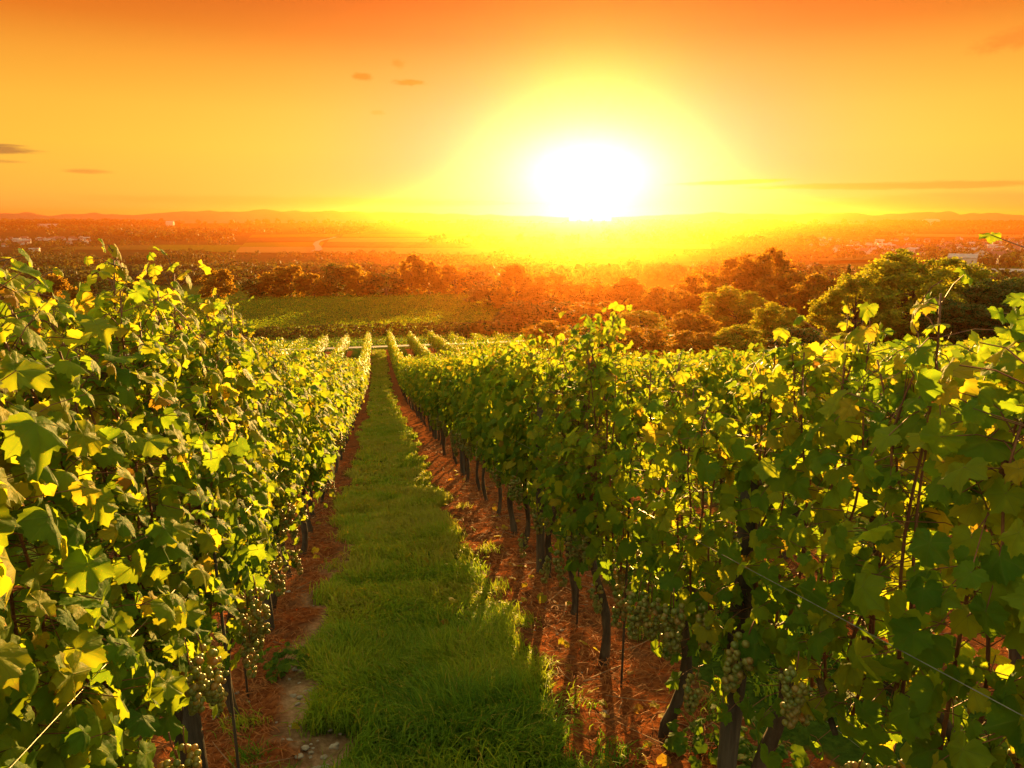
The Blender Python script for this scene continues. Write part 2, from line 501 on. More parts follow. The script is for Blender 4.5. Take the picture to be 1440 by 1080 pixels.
def ground_mat():
    m, g = new_mat('ground_soil_and_grass')
    pos = g.n('ShaderNodeNewGeometry').outputs['Position']
    z = g.n('ShaderNodeSeparateXYZ', inp={0: g.n('ShaderNodeAttribute', attribute_name='zone').outputs['Vector']}).outputs
    n1 = g.noise(pos, 3.0, 8, 0.65)
    n2 = g.noise(pos, 26.0, 6, 0.7)
    n3 = g.noise(pos, 0.02, 8, 0.6)
    red = g.mix(g.smooth(n2, 0.3, 0.7), (0.10, 0.028, 0.010), (0.28, 0.088, 0.026))
    red = g.mix(g.smooth(n1, 0.48, 0.72), red, (0.065, 0.024, 0.012))
    red = g.mix(g.m('MULTIPLY', g.smooth(g.noise(pos, 7.0, 5, 0.6), 0.5, 0.65), 0.6), red, (0.13, 0.065, 0.032))
    sand = g.mix(g.smooth(n2, 0.35, 0.7), (0.22, 0.125, 0.07), (0.38, 0.24, 0.14))
    sand = g.mix(g.smooth(n1, 0.5, 0.75), sand, (0.11, 0.062, 0.036))
    grass = g.mix(g.smooth(n2, 0.3, 0.7), (0.022, 0.042, 0.006), (0.05, 0.085, 0.010))
    grass = g.mix(g.smooth(n1, 0.6, 0.85), grass, (0.055, 0.06, 0.014))
    plain = g.ramp(n3, [(0.3, (0.028, 0.028, 0.010)), (0.45, (0.055, 0.042, 0.015)), (0.55, (0.032, 0.034, 0.010)), (0.7, (0.075, 0.05, 0.018))])
    col = g.mix(z[0], plain, red)
    col = g.mix(z[1], col, grass)
    col = g.mix(z[2], col, sand)
    h = g.m('ADD', g.m('MULTIPLY', n1, 0.6), g.m('MULTIPLY', n2, 0.5))
    b = g.n('ShaderNodeBump', inp={'Strength': 0.8, 'Distance': 0.05, 'Height': h})
    p = g.n('ShaderNodeBsdfPrincipled', inp={'Base Color': col, 'Roughness': 1.0, 'Specular IOR Level': 0.0, 'Normal': b.outputs[0]})
    g.link(p.outputs[0], g.n('ShaderNodeOutputMaterial').inputs[0])
    return m


M_GROUND = ground_mat()


def field_mat(name, c1, c2, ang):
    m, g = new_mat(name)
    pos = g.n('ShaderNodeNewGeometry').outputs['Position']
    mp = g.n('ShaderNodeMapping', inp={0: pos, 2: (0, 0, ang)}).outputs[0]
    wv = g.n('ShaderNodeTexWave', inp={'Vector': mp, 'Scale': 0.05, 'Distortion': 1.0, 'Detail': 2.0}).outputs[1]
    nz = g.noise(pos, 0.03, 6, 0.65)
    col = g.mix(g.m('MULTIPLY', g.m('ADD', nz, g.m('MULTIPLY', wv, 0.35)), 0.8), c1, c2)
    p = g.n('ShaderNodeBsdfPrincipled', inp={'Base Color': col, 'Roughness': 1.0, 'Specular IOR Level': 0.0})
    g.link(p.outputs[0], g.n('ShaderNodeOutputMaterial').inputs[0])
    return m


F_STUBBLE = field_mat('stubble_field', (0.165, 0.082, 0.020), (0.288, 0.156, 0.042), 0.4)
F_GREEN = field_mat('green_crop_field', (0.062, 0.074, 0.009), (0.123, 0.120, 0.015), 1.1)
F_BROWN = field_mat('ploughed_field', (0.062, 0.036, 0.013), (0.123, 0.062, 0.022), 0.1)
F_OLIVE = field_mat('fallow_field', (0.068, 0.053, 0.013), (0.136, 0.094, 0.022), 0.8)

# ------------------------------------------------------------------ ground
ROW_L, ROW_R, SPACING = -0.80, 1.22, 2.02
rows_x = [ROW_L - SPACING * k for k in range(16)] + [ROW_R + SPACING * k for k in range(24)]
ROW_END = 68.0


def graded(parts):
    out = []
    for a, b, s in parts:
        out.append(np.arange(a, b, s))
    return np.concatenate(out)


def aisle_edges(y):
    """left and right edge of the grass between the two near rows"""
    l = -0.40 + 0.10 * (vnoise(y, y * 0, 1.3, 1) - 0.5) * 2 - 0.10 * np.clip((y - 2.5) / 3, 0, 1) + 0.19 * np.exp(-((y - 2.2) / 1.2) ** 2)
    r = 0.77 + 0.14 * (vnoise(y, y * 0, 0.9, 2) - 0.5) * 2
    return l, r


def zone_at(X, Y):
    """weights of red mulch, grass and sandy track"""
    dr = (X - ROW_R + 50 * SPACING) / SPACING
    d = np.abs(dr - np.round(dr)) * SPACING            # distance to the nearest row
    wob = (vnoise(X, Y, 0.35, 3) - 0.5) * 0.28 + (vnoise(X, Y, 0.12, 4) - 0.5) * 0.16
    hill = (Y < ROW_END + 1.5) & (X > rows_x[15] - 2) & (X < rows_x[-1] + 2)
    red = np.clip((0.50 - d + wob) / 0.10, 0, 1)
    grass = 1 - red
    sand = np.zeros_like(X)
    inside = (X > ROW_L) & (X < ROW_R)
    l, r = aisle_edges(Y)
    gl = np.clip((X - l + wob * 0.8) / 0.10, 0, 1) * np.clip((r + wob * 0.8 - X) / 0.10, 0, 1)
    grass = np.where(inside, gl, grass)
    red = np.where(inside, 1 - gl, red)
    nearsand = np.clip((X + 0.62 + wob) / 0.10, 0, 1) * (X < 0.3) * np.clip((7.5 - Y) / 4, 0, 1)
    sand = np.where(inside, nearsand * (1 - gl), 0)
    red = np.where(hill, red, 0)
    sand = np.where(hill, sand, 0)
    head = (Y >= ROW_END + 1.5) & (Y < 112)
    grass = np.where(hill, grass, np.where(head, 0.9, 0.9 * (Y < 420)))
    return np.stack([red, grass, sand], -1)


xs = graded([(-6000, -3000, 500), (-3000, -800, 200), (-800, -160, 40), (-160, -40, 8), (-40, -10, 1.0), (-10, -1.6, 0.3), (-1.6, 3.2, 0.05), (3.2, 12, 0.3), (12, 50, 1.0), (50, 160, 8), (160, 800, 40), (800, 3000, 200), (3000, 6001, 500)])
ys = graded([(-300, -40, 20), (-40, -6, 2), (-6, 1, 0.3), (1, 8, 0.05), (8, 24, 0.15), (24, 72, 0.6), (72, 140, 2), (140, 400, 8), (400, 1200, 40), (1200, 4000, 200), (4000, 6201, 500)])
X, Y = np.meshgrid(xs, ys)
Z = gz(X, Y)
zone = zone_at(X, Y)
near = np.clip((40 - Y) / 20, 0, 1) * (np.abs(X) < 14)
Z = Z + near * ((vnoise(X, Y, 0.5, 5) - 0.5) * 0.05 + zone[..., 0] * (0.03 + (vnoise(X, Y, 0.16, 6) - 0.5) * 0.06 + (vnoise(X, Y, 0.08, 8) - 0.5) * 0.035) + zone[..., 2] * (-0.02 + (vnoise(X, Y, 0.2, 7) - 0.5) * 0.02))
nx, ny = len(xs), len(ys)
i, j = np.meshgrid(np.arange(ny - 1), np.arange(nx - 1), indexing='ij')
Q = np.stack([i * nx + j, i * nx + j + 1, (i + 1) * nx + j + 1, (i + 1) * nx + j], -1).reshape(-1, 4)
tag(obj('ground', mesh_np('ground', np.stack([X, Y, Z], -1).reshape(-1, 3), [Q], M_GROUND, {'zone': zone.reshape(-1, 3)})), kind='structure')


def ribbon(name, pts, width, mat, lift, n=60):
    pts = np.array(pts, float)
    t = np.linspace(0, len(pts) - 1, n)
    P = np.stack([np.interp(t, np.arange(len(pts)), pts[:, k]) for k in (0, 1)], -1)
    T = np.gradient(P, axis=0)
    T /= np.linalg.norm(T, axis=1, keepdims=True)
    Nn = np.stack([-T[:, 1], T[:, 0]], -1)
    V = []
    for s in (-0.5, -0.17, 0.17, 0.5):
        p = P + Nn * width * s
        V.append(np.stack([p[:, 0], p[:, 1], gz(p[:, 0], p[:, 1]) + lift], -1))
    V = np.stack(V, 1).reshape(-1, 3)
    i, j = np.meshgrid(np.arange(n - 1), np.arange(3), indexing='ij')
    Q = np.stack([i * 4 + j, (i + 1) * 4 + j, (i + 1) * 4 + j + 1, i * 4 + j + 1], -1).reshape(-1, 4)
    return tag(obj(name, mesh_np(name, V, [Q], mat)), kind='structure')


ribbon('road', [(-70, 76.5), (-30, 74.2), (-8, 73.0), (10, 73.2), (60, 77)], 2.0, M_ROAD, 0.03)
ribbon('path', [(-60, 91), (-10, 88.0), (10, 86.5), (16, 85), (60, 86)], 0.8, M_TRACK, 0.03)


def field(corners, mat, lift=0.6, n=14):
    """a field laid over the plain between four places given by the pixels they show at"""
    c = [on_ground(*p)[:2] for p in corners]
    u = np.linspace(0, 1, n)
    U, W = np.meshgrid(u, u)
    P = ((1 - U)[..., None] * (1 - W)[..., None] * c[0] + U[..., None] * (1 - W)[..., None] * c[1] + U[..., None] * W[..., None] * c[2] + (1 - U)[..., None] * W[..., None] * c[3])
    V = np.concatenate([P, (gz(P[..., 0], P[..., 1]) + lift)[..., None]], -1).reshape(-1, 3)
    i, j = np.meshgrid(np.arange(n - 1), np.arange(n - 1), indexing='ij')
    Q = np.stack([i * n + j, i * n + j + 1, (i + 1) * n + j + 1, (i + 1) * n + j], -1).reshape(-1, 4)
    return tag(obj('field', mesh_np('field', V, [Q], mat)), kind='structure')


lift = 0.5
for cs, mt in (
    ([(112, 386), (168, 386), (170, 375), (125, 376)], F_STUBBLE), ([(20, 396), (112, 396), (118, 384), (30, 385)], F_OLIVE),
    ([(170, 397), (260, 395), (255, 386), (180, 387)], F_OLIVE),
    ([(70, 352), (205, 352), (215, 345), (80, 347)], F_OLIVE), ([(205, 352), (330, 356), (340, 345), (215, 345)], F_GREEN),
    ([(330, 356), (446, 357), (450, 348), (338, 348)], F_STUBBLE), ([(338, 348), (452, 348), (456, 341), (345, 342)], F_GREEN),
    ([(450, 357), (700, 360), (720, 350), (452, 349)], F_STUBBLE), ([(455, 348), (720, 350), (730, 342), (460, 341)], F_BROWN),
    ([(460, 341), (730, 342), (735, 336), (464, 335)], F_STUBBLE), ([(225, 337), (320, 337), (330, 333), (235, 333)], F_GREEN),
    ([(345, 341), (455, 340), (458, 335), (350, 336)], F_BROWN), ([(350, 335), (470, 334), (474, 330), (355, 331)], F_GREEN), ([(480, 334), (640, 334), (650, 330), (484, 330)], F_GREEN),
    ([(640, 333), (800, 334), (800, 329), (650, 329)], F_STUBBLE), ([(820, 350), (1000, 352), (1000, 345), (820, 344)], F_STUBBLE),
    ([(720, 365), (900, 368), (900, 358), (720, 357)], F_STUBBLE), ([(960, 335), (1130, 336), (1130, 331), (960, 330)], F_OLIVE),
    ([(1120, 388), (1205, 389), (1200, 379), (1118, 379)], F_STUBBLE), ([(1150, 371), (1250, 368), (1245, 360), (1150, 362)], F_OLIVE),
    ([(1310, 392), (1385, 394), (1378, 381), (1310, 379)], F_GREEN), ([(1220, 333), (1440, 336), (1440, 331), (1220, 329)], F_STUBBLE),
    ([(1200, 328), (1440, 329), (1440, 325), (1200, 324)], F_BROWN), ([(1385, 398), (1440, 400), (1440, 390), (1390, 388)], F_OLIVE)):
    field(cs, mt, lift)
    lift += 0.08
trk = [on_ground(*p)[:2] for p in ((442, 357), (449, 354), (447, 349), (444, 346), (447, 342), (456, 339), (468, 336.5), (472, 335))]
ribbon('road', trk, 9, M_TRACK, 3.0, 40)


def hills(spec, dist, thick, seed):
    """a long wooded ridge: spec is (pixel x, pixel y of its crest)"""
    px = np.linspace(spec[0][0], spec[-1][0], 420)
    py = np.interp(px, [s[0] for s in spec], [s[1] for s in spec])
    py = py - (vnoise(px, px * 0, 41, seed) - 0.5) * 1.6 - (vnoise(px, px * 0, 13, seed + 1) - 0.5) * 1.1 - (vnoise(px, px * 0, 5, seed + 2) - 0.5) * 0.6
    V = []
    K = 9
    for k in range(K):
        f = k / (K - 1)
        prof = math.sin(math.pi * f) ** 1.2
        row = []
        for a, b in zip(px, py):
            d = ray(a, 307)
            d = d / math.hypot(d[0], d[1])
            dd = dist + (f - 0.5) * thick
            h = CAM_Z + (307 - b) * 0.85 / FPX * dist + 46
            row.append((d[0] * dd, d[1] * dd, -48 + h * prof * (0.86 + 0.14 * float(vnoise(a, k * 40.0, 17, 12)))))
        V.append(row)
    V = np.array(V)
    n = len(px)
    i, j = np.meshgrid(np.arange(K - 1), np.arange(n - 1), indexing='ij')
    Q = np.stack([i * n + j, i * n + j + 1, (i + 1) * n + j + 1, (i + 1) * n + j], -1).reshape(-1, 4)
    tag(obj('hills', mesh_np('hills', V.reshape(-1, 3), [Q], M_HILL)), kind='structure')


hills([(-320, 301), (-60, 300), (0, 299.5), (40, 298.5), (70, 301), (95, 299), (120, 299), (136, 296.6), (152, 300.5), (185, 300), (220, 297), (260, 293.5), (300, 294.5), (350, 294), (375, 292.5), (400, 294.5), (430, 294), (470, 292.5), (500, 295), (560, 297), (640, 299), (720, 301), (800, 303)], 4350, 500, 3)
hills([(860, 303), (930, 299.5), (1010, 297.5), (1060, 298), (1100, 299.5), (1150, 299), (1240, 300), (1275, 297.5), (1305, 296), (1340, 297.5), (1350, 299), (1440, 300), (1600, 300), (1760, 302)], 4450, 500, 9)

# ------------------------------------------------------------------ leaves and vines
def outline(n, teeth):
    """edge of a five-lobed vine leaf, from the stalk round to the stalk, tip towards +v"""
    key = np.array([0, 14, 30, 42, 56, 72, 86, 98, 112, 130, 150, 166, 180])
    rad = np.array([1.0, 0.86, 0.73, 0.82, 0.92, 0.78, 0.68, 0.74, 0.78, 0.68, 0.60, 0.40, 0.13])
    th = np.linspace(-176, 176, n)
    r = np.interp(np.abs(th), key, rad)
    if teeth:
        r = r * (1 + 0.055 * np.where(np.arange(n) % 2 == 0, 1, -1) * (np.abs(th) < 165))
    a = np.radians(th)
    return np.stack([r * np.sin(a), r * np.cos(a)], -1)


def leaf_template(lod):
    if lod == 0:
        o = outline(41, True)
        mid = outline(21, False) * 0.55
        uv = np.concatenate([[[0, 0]], mid, o])
        tri = [[0, 1 + k, 2 + k] for k in range(20)]
        for k in range(20):
            a, b = 1 + k, 2 + k
            c, d, e = 22 + 2 * k, 23 + 2 * k, 24 + 2 * k
            tri += [[a, c, d], [a, d, b], [b, d, e]]
    elif lod == 1:
        o = outline(15, False)
        uv = np.concatenate([[[0, 0]], o])
        tri = [[0, 1 + k, 2 + k] for k in range(14)]
    else:
        o = np.array([[-0.45, -0.35], [-0.85, 0.25], [-0.45, 0.70], [0, 1.0], [0.45, 0.70], [0.85, 0.25], [0.45, -0.35]])
        uv = np.concatenate([[[0, 0.1]], o])
        tri = [[0, 1 + k, 2 + k] for k in range(6)] + [[0, 7, 1]]
    return uv, np.array(tri)


LEAF = {k: leaf_template(k) for k in (0, 1, 2)}


def unit(v):
    return v / (np.linalg.norm(v, axis=-1, keepdims=True) + 1e-9)


def leaves_mesh_data(P, N, T, S, rnd, lod, rng):
    """P positions of the stalk joints, N normals, T tip directions, S sizes"""
    uv, tri = LEAF[lod]
    n, k = len(P), len(uv)
    N = unit(N)
    T = unit(T - N * (T * N).sum(-1, keepdims=True))
    U = np.cross(T, N)
    u, v = uv[:, 0][None, :], uv[:, 1][None, :]
    r = np.hypot(u, v)
    th = np.arctan2(u, v)
    fold = rng.uniform(-0.55, 0.25, (n, 1))
    droop = rng.uniform(-0.55, 0.12, (n, 1))
    wav = rng.uniform(0.04, 0.17, (n, 1))
    ph = rng.uniform(0, 6.28, (n, 1))
    curl = rng.uniform(-0.3, 0.3, (n, 1))
    umb = rng.uniform(-0.5, 0.12, (n, 1))
    z = fold * np.abs(u) + droop * v * np.abs(v) + wav * r * np.sin(5 * th + ph) + wav * 0.6 * r * r * np.sin(9 * th + ph * 2) + curl * u * v + umb * r * r
    wid = rng.uniform(0.88, 1.08, (n, 1))
    V = P[:, None, :] + S[:, None, None] * ((u * wid)[..., None] * U[:, None, :] + np.broadcast_to(v, (n, k))[..., None] * T[:, None, :] + z[..., None] * N[:, None, :])
    F = (tri[None] + (np.arange(n) * k)[:, None, None]).reshape(-1, 3)
    luv = np.broadcast_to(np.stack([uv[:, 0], uv[:, 1], uv[:, 0] * 0], -1)[None], (n, k, 3)).reshape(-1, 3)
    return V.reshape(-1, 3), F, np.repeat(rnd, k), luv


def vine_parts(seed, lod, tall=0.0, full=1.0, lift=0.0, thick=1.0, size=1.0):
    """one trained grapevine, 1 m of the row; returns dict of meshes"""
    rng = np.random.default_rng(seed)
    out = {}
    # trunk
    t = np.linspace(0, 1, 10 if lod < 2 else 4)
    lean = rng.normal(0, 0.05, 2)
    P = np.stack([lean[0] * t + 0.025 * np.sin(t * 7 + seed), lean[1] * t + 0.03 * np.sin(t * 5 + seed * 2), -0.10 + 0.92 * t], -1)
    g = Geo()
    r0 = rng.uniform(0.018, 0.027) * thick
    g.tube(P, r0 * (1.25 - 0.45 * t) * (1 + 0.16 * np.sin(t * 19 + seed)), 9 if lod < 2 else 5)
    head = P[-1]
    ga = Geo()
    for s in (-1, 1):
        tt = np.linspace(0, 1, 7)
        A = np.stack([head[0] * (1 - tt) + 0.02 * np.sin(tt * 5), head[1] + s * 0.34 * tt, head[2] + 0.06 * np.sin(tt * 3) + 0.01 * rng.normal(size=7)], -1)
        ga.tube(A, 0.013 - 0.005 * tt, 6 if lod < 2 else 4)
    # shoots
    nsh = 11 if lod < 2 else 9
    y0 = np.linspace(-0.38, 0.38, nsh) + rng.normal(0, 0.03, nsh)
    LP, LN, LT, LS, PET = [], [], [], [], []
    canes = []
    for k in range(nsh):
        top = rng.normal(1.81 + lift, 0.065) + (rng.uniform(0.06, 0.17) if rng.random() < (0.07 if lod else 0.02) + tall else 0)
        n = 12
        tt = np.linspace(0, 1, n)
        drift = rng.normal(0, 0.07)
        bend = rng.normal(0, 0.12)
        px = head[0] + drift * tt + bend * np.clip(tt - 0.65, 0, 1) ** 1.5 * 2 + 0.012 * np.sin(tt * 9 + k)
        py = y0[k] + rng.normal(0, 0.07) * tt + 0.015 * np.sin(tt * 8 + k * 2)
        pz = 0.80 + (top - 0.80) * (tt - 0.10 * np.clip(tt - 0.7, 0, 1) ** 2 * abs(bend) * 20)
        C = np.stack([px, py, pz], -1)
        canes.append(C)
        L = top - 0.80
        for q in range(9):                     # the crowded young leaves at the tip
            f = rng.uniform(0.80, 1.03)
            node = np.array([np.interp(f, tt, C[:, c]) for c in range(3)]) + np.array([0, 0, max(0, f - 1)])
            LP.append(node + rng.normal(0, 0.035, 3))
            PET.append((node, LP[-1]))
            LN.append(np.array([rng.choice([-1, 1]) * 0.7, 0, 0.8]) + rng.normal(0, 0.5, 3))
            LT.append(rng.normal(0, 0.7, 3) + np.array([0, 0, -0.3]))
            LS.append(rng.uniform(0.022, 0.05))
        nn = int(L / (0.042 if lod == 0 else 0.048 if lod < 2 else 0.060) * (0.55 + 0.45 * full))
        for q in range(nn):
            f = (q + rng.random() * 0.6) / nn
            node = np.array([np.interp(f, tt, C[:, c]) for c in range(3)])
            for rep in range(3 if rng.random() < 0.5 * full else 2):
                side = 1 if (q + rep) % 2 == 0 else -1
                out_ = rng.uniform(0.04, 0.15) if rep == 0 else rng.uniform(0.10, 0.27)
                out_ *= (1.0 - 0.45 * f * f) * (0.72 + 0.28 * min(1.0, f * 2.5)) * (0.86 if lod == 0 else 1.0)
                if f > 0.7:
                    out_ *= 0.75
                small = 1.0 - 0.45 * max(0, f - 0.75) / 0.25
                pd = np.array([side * out_, rng.normal(0, 0.07), rng.normal(0.02, 0.05)])
                LP.append(node + pd)
                PET.append((node, node + pd))
                upw = 0.35 + 0.5 * f
                LN.append(np.array([side * 0.8, 0, upw]) + rng.normal(0, 0.42, 3))
                LT.append(np.array([side * 0.35, 0, -1.0]) + rng.normal(0, 0.38, 3))
                LS.append((0.033 + 0.052 * rng.beta(1.6, 1.8)) * small * size)
    # foliage that hangs low along the fruiting zone
    for q in range(int((70 if lod == 0 else 95) * full)):
        side = rng.choice([-1, 1])
        zz = rng.uniform(0.46 if lod == 0 else 0.56, 0.95)
        p = np.array([side * rng.uniform(0.03, 0.19) + head[0] * 0.5, rng.uniform(-0.4, 0.4), zz + 0.05])
        LP.append(p)
        PET.append((p * np.array([0.3, 1, 1]) + np.array([0, 0, 0.05]), p))
        LN.append(np.array([side * 0.9, 0, 0.35]) + rng.normal(0, 0.4, 3))
        LT.append(np.array([side * 0.2, 0, -1.0]) + rng.normal(0, 0.35, 3))
        LS.append(rng.uniform(0.032, 0.06))
    LP, LN, LT, LS = map(np.array, (LP, LN, LT, LS))
    keep = np.ones(len(LP), bool)
    if lod == 2:
        keep = rng.random(len(LP)) < 0.72
        LS = LS * 1.28
    LP, LN, LT, LS = LP[keep], LN[keep], LT[keep], LS[keep]
    rnd = np.clip(rng.beta(2.1, 2.8, len(LP)) + 0.03 + 0.18 * (LP[:, 2] - 1.1), 0, 0.93)  # upper leaves yellower: golden glow put into their tone
    rnd = np.where(rng.random(len(LP)) < 0.028, rng.uniform(0.93, 1, len(LP)), rnd)
    rnd = np.where((rnd > 0.93) & (LS > 0.05), 0.7, rnd)
    V, F, A, luv = leaves_mesh_data(LP, LN, LT, LS, rnd, lod, rng)
    if lod == 2:
        out['foliage'] = mesh_np('vine_foliage', V, [F], M_VLEAF_FAR, {'rnd': A})
    else:
        gg = Geo()
        gg.add(V, F, None, 0, A)
        extra = [luv]
        if lod == 0:
            for a, b in PET[:len(LP)]:
                n0 = gg.n
                m = (a + b) / 2 + np.array([0, 0, 0.012])
                gg.tube(np.array([a, m, b]), [0.0017, 0.0014, 0.0012], 3, 1, 0.5, False)
                extra.append(np.zeros((gg.n - n0, 3)))
        out['foliage'] = gg.mesh('vine_foliage', [M_VLEAF, M_CANE], True, {'luv': np.concatenate(extra)})
    out['trunk'] = g.mesh('vine_trunk', M_BARK)
    out['cordon'] = ga.mesh('vine_cordon', M_BARK)
    out['canes'] = []
    if lod == 0:
        for C in canes:
            gc = Geo()
            gc.tube(C, np.linspace(0.0052, 0.0022, len(C)), 6)
            out['canes'].append(gc.mesh('vine_cane', M_CANE))
    elif lod == 1:
        for C in canes[::3]:
            gc = Geo()
            gc.tube(C[::2], np.linspace(0.005, 0.0025, len(C[::2])), 4)
            out['canes'].append(gc.mesh('vine_cane', M_CANE))
    return out


def ico():
    p = (1 + 5 ** 0.5) / 2
    v = np.array([[-1, p, 0], [1, p, 0], [-1, -p, 0], [1, -p, 0], [0, -1, p], [0, 1, p], [0, -1, -p], [0, 1, -p], [p, 0, -1], [p, 0, 1], [-p, 0, -1], [-p, 0, 1]])
    f = np.array([[0, 11, 5], [0, 5, 1], [0, 1, 7], [0, 7, 10], [0, 10, 11], [1, 5, 9], [5, 11, 4], [11, 10, 2], [10, 7, 6], [7, 1, 8], [3, 9, 4], [3, 4, 2], [3, 2, 6], [3, 6, 8], [3, 8, 9], [4, 9, 5], [2, 4, 11], [6, 2, 10], [8, 6, 7], [9, 8, 1]])
    v = unit(v)
    V, Fn = list(v), []
    cache = {}

    def mid(a, b):
        k = (min(a, b), max(a, b))
        if k not in cache:
            cache[k] = len(V)
            V.append(unit((V[a] + V[b]) / 2))
        return cache[k]
    for a, b, c in f:
        x, y, z = mid(a, b), mid(b, c), mid(c, a)
        Fn += [[a, x, z], [b, y, x], [c, z, y], [x, y, z]]
    return np.array(V), np.array(Fn)


ICO_V, ICO_F = ico()


def bunch_mesh(seed):
    rng = np.random.default_rng(seed)
    g = Geo()
    L = rng.uniform(0.14, 0.19)
    for k in range(62):
        f = rng.random() ** 0.8
        w = 0.043 * (1 - 0.72 * f) * (0.35 + 0.65 * min(1, f * 7 + 0.3))
        a = rng.uniform(0, 6.28)
        rr = w * math.sqrt(rng.uniform(0.35, 1))
        g.add(ICO_V * rng.uniform(0.0080, 0.0102) + np.array([rr * math.cos(a), rr * math.sin(a), -0.03 - f * L]), ICO_F, None, 0, rng.random())
    g.tube([[0, 0, 0.03], [0.003, 0, 0], [0, 0, -0.05]], 0.002, 4, 1, 0.5)
    return g.mesh('grape_bunch', [M_GRAPE, M_CANE])


BUNCH = [bunch_mesh(k) for k in range(4)]


def make_vine(parts, name='grapevine', bunches=0, seed=0):
    rng = random.Random(seed)
    e = empty(name, (0, 0, 0))
    obj('trunk', parts['trunk'], e)
    obj('cordon', parts['cordon'], e)
    obj('foliage', parts['foliage'], e)
    for c in parts['canes']:
        obj('cane', c, e)
    for k in range(bunches):
        b = obj('grape_bunch', rng.choice(BUNCH), e, (rng.choice([-1, 1]) * rng.uniform(0.10, 0.27), rng.uniform(-0.36, 0.36), rng.uniform(0.60, 0.98)))
        b.rotation_euler = (rng.uniform(-0.2, 0.2), rng.uniform(-0.2, 0.2), rng.uniform(0, 6))
        s = rng.uniform(0.95, 1.3)
        b.scale = (s, s, s)
    return e


ORD = ['first', 'second', 'third', 'fourth', 'fifth', 'sixth', 'seventh', 'eighth', 'ninth', 'tenth', 'eleventh', 'twelfth', 'thirteenth', 'fourteenth', 'fifteenth', 'sixteenth', 'seventeenth', 'eighteenth', 'nineteenth', 'twentieth']
rng0 = random.Random(11)
mid_src = [make_vine(vine_parts(200 + k, 1), bunches=3, seed=k) for k in range(6)]
far_src = [make_vine(vine_parts(300 + k, 2), seed=k) for k in range(6)]
used_src = set()


def place_copy(srcs, loc, rz, sc):
    s = srcs[rng0.randrange(len(srcs))]
    if s.name not in used_src:
        used_src.add(s.name)
        s.location, s.rotation_euler, s.scale = loc, (0, 0, rz), sc
        return s
    return copy_tree(s, loc, rz, sc)


N_VINES = 0


def vine_row(x, ystart, yend, rowname, lab, near_to=0.0, tall=None, step=1.0):
    global N_VINES
    tall = tall or {}
    y, k = ystart, 0
    while y < yend:
        dist = math.hypot(x, y)
        loc = (x + rng0.gauss(0, 0.02), y + rng0.gauss(0, 0.03), float(gz(x, y)))
        rz = rng0.choice([0, math.pi]) + rng0.gauss(0, 0.05)
        if dist < near_to:
            o = make_vine(vine_parts(400 + N_VINES, 0, tall.get(k, (0, 0))[0], 0.5 if x > 0 else 1.0, tall.get(k, (0, 0))[1], 1.35 if x > 0 and k == 1 else 1.0, 0.90 if x < 0 else 0.86), bunches=9, seed=N_VINES)
            o.location, o.rotation_euler = loc, (0, 0, 0)
            o.scale = (1, 1, rng0.uniform(0.97, 1.03))
        else:
            sc = (rng0.uniform(0.92, 1.15), rng0.uniform(0.98, 1.06) * (step / 0.75), rng0.uniform(0.97, 1.05) * (1.0 if step < 1 else 0.93))
            o = place_copy(mid_src if dist < 24 else far_src, loc, rz, sc)
        tag(o, lab(k, y), 'grapevine', rowname)
        N_VINES += 1
        k += 1
        y += step


def lab_left(k, y):
    if k == 0:
        return 'grapevine at the near end of the row left of the path, beside the camera'
    if k < 13:
        extra = {1: 'leafy grapevine at the left edge', 3: 'leafy grapevine just left of the tallest', 4: 'tallest grapevine, rising above its neighbours'}.get(k, 'sunlit grapevine')
        return f"{extra}, {ORD[k - 1]} visible in the row left of the path"
    return ('golden sunlit grapevine halfway down the row left of the path' if y < 40 else 'small sunlit grapevine at the far end of the row left of the path')


def lab_right(k, y):
    if k == 0:
        return 'grapevine at the near end of the row right of the path, beside the camera'
    if k < 13:
        extra = {1: 'thick-trunked grapevine at the right edge', 2: 'shaded grapevine with tall backlit shoots'}.get(k, 'shaded grapevine with glowing top')
        return f"{extra}, {ORD[k - 1]} visible in the row right of the path"
    return ('shaded grapevine with yellow top halfway down the row right of the path' if y < 40 else 'small backlit grapevine at the far end of the row right of the path')


vine_row(ROW_L, 0.20, ROW_END, 'grapevines in the row left of the path', lab_left, 5.2, {0: (0, 0.12), 1: (0, 0.15), 2: (0.04, 0.13), 3: (0.10, 0.18), 4: (0.2, 0.19), 5: (0.03, 0.03), 6: (0.03, 0.03)}, 0.75)
vine_row(ROW_R, 0.25, ROW_END, 'grapevines in the row right of the path', lab_right, 5.2, {0: (0.05, 0.0), 1: (0.12, -0.06), 2: (0.15, -0.06), 3: (0.0, -0.10), 4: (0.06, 0.04), 5: (0.0, 0.0), 6: (0.0, 0.02)}, 0.75)
vine_row(ROW_R + SPACING, 1.6, ROW_END, 'grapevines in the second row right of the path',
         lambda k, y: f"backlit grapevine, {ORD[k]} from the near end of the second row right of the path" if k < 10 else 'backlit grapevine along the second row right of the path', 0)
for kk, (a, word) in enumerate(((36, 'third'),)):
    vine_row(ROW_R + SPACING * (kk + 2), a, ROW_END - kk * 0.6, f'grapevines in the {word} row right of the path', lambda k, y, w=word: f'small grapevine near the far end of the {w} row right of the path')
vine_row(ROW_L - SPACING, 44, ROW_END, 'grapevines in the second row left of the path', lambda k, y: 'small grapevine at the far end of the second row left of the path')
vine_row(ROW_L - 2 * SPACING, 58, ROW_END, 'grapevines in the third row left of the path', lambda k, y: 'small grapevine at the far end of the third row left of the path')
print('VINES', N_VINES)
for s in mid_src + far_src:
    if s.name not in used_src:
        for ch in list(s.children):
            bpy.data.objects.remove(ch)
        bpy.data.objects.remove(s)


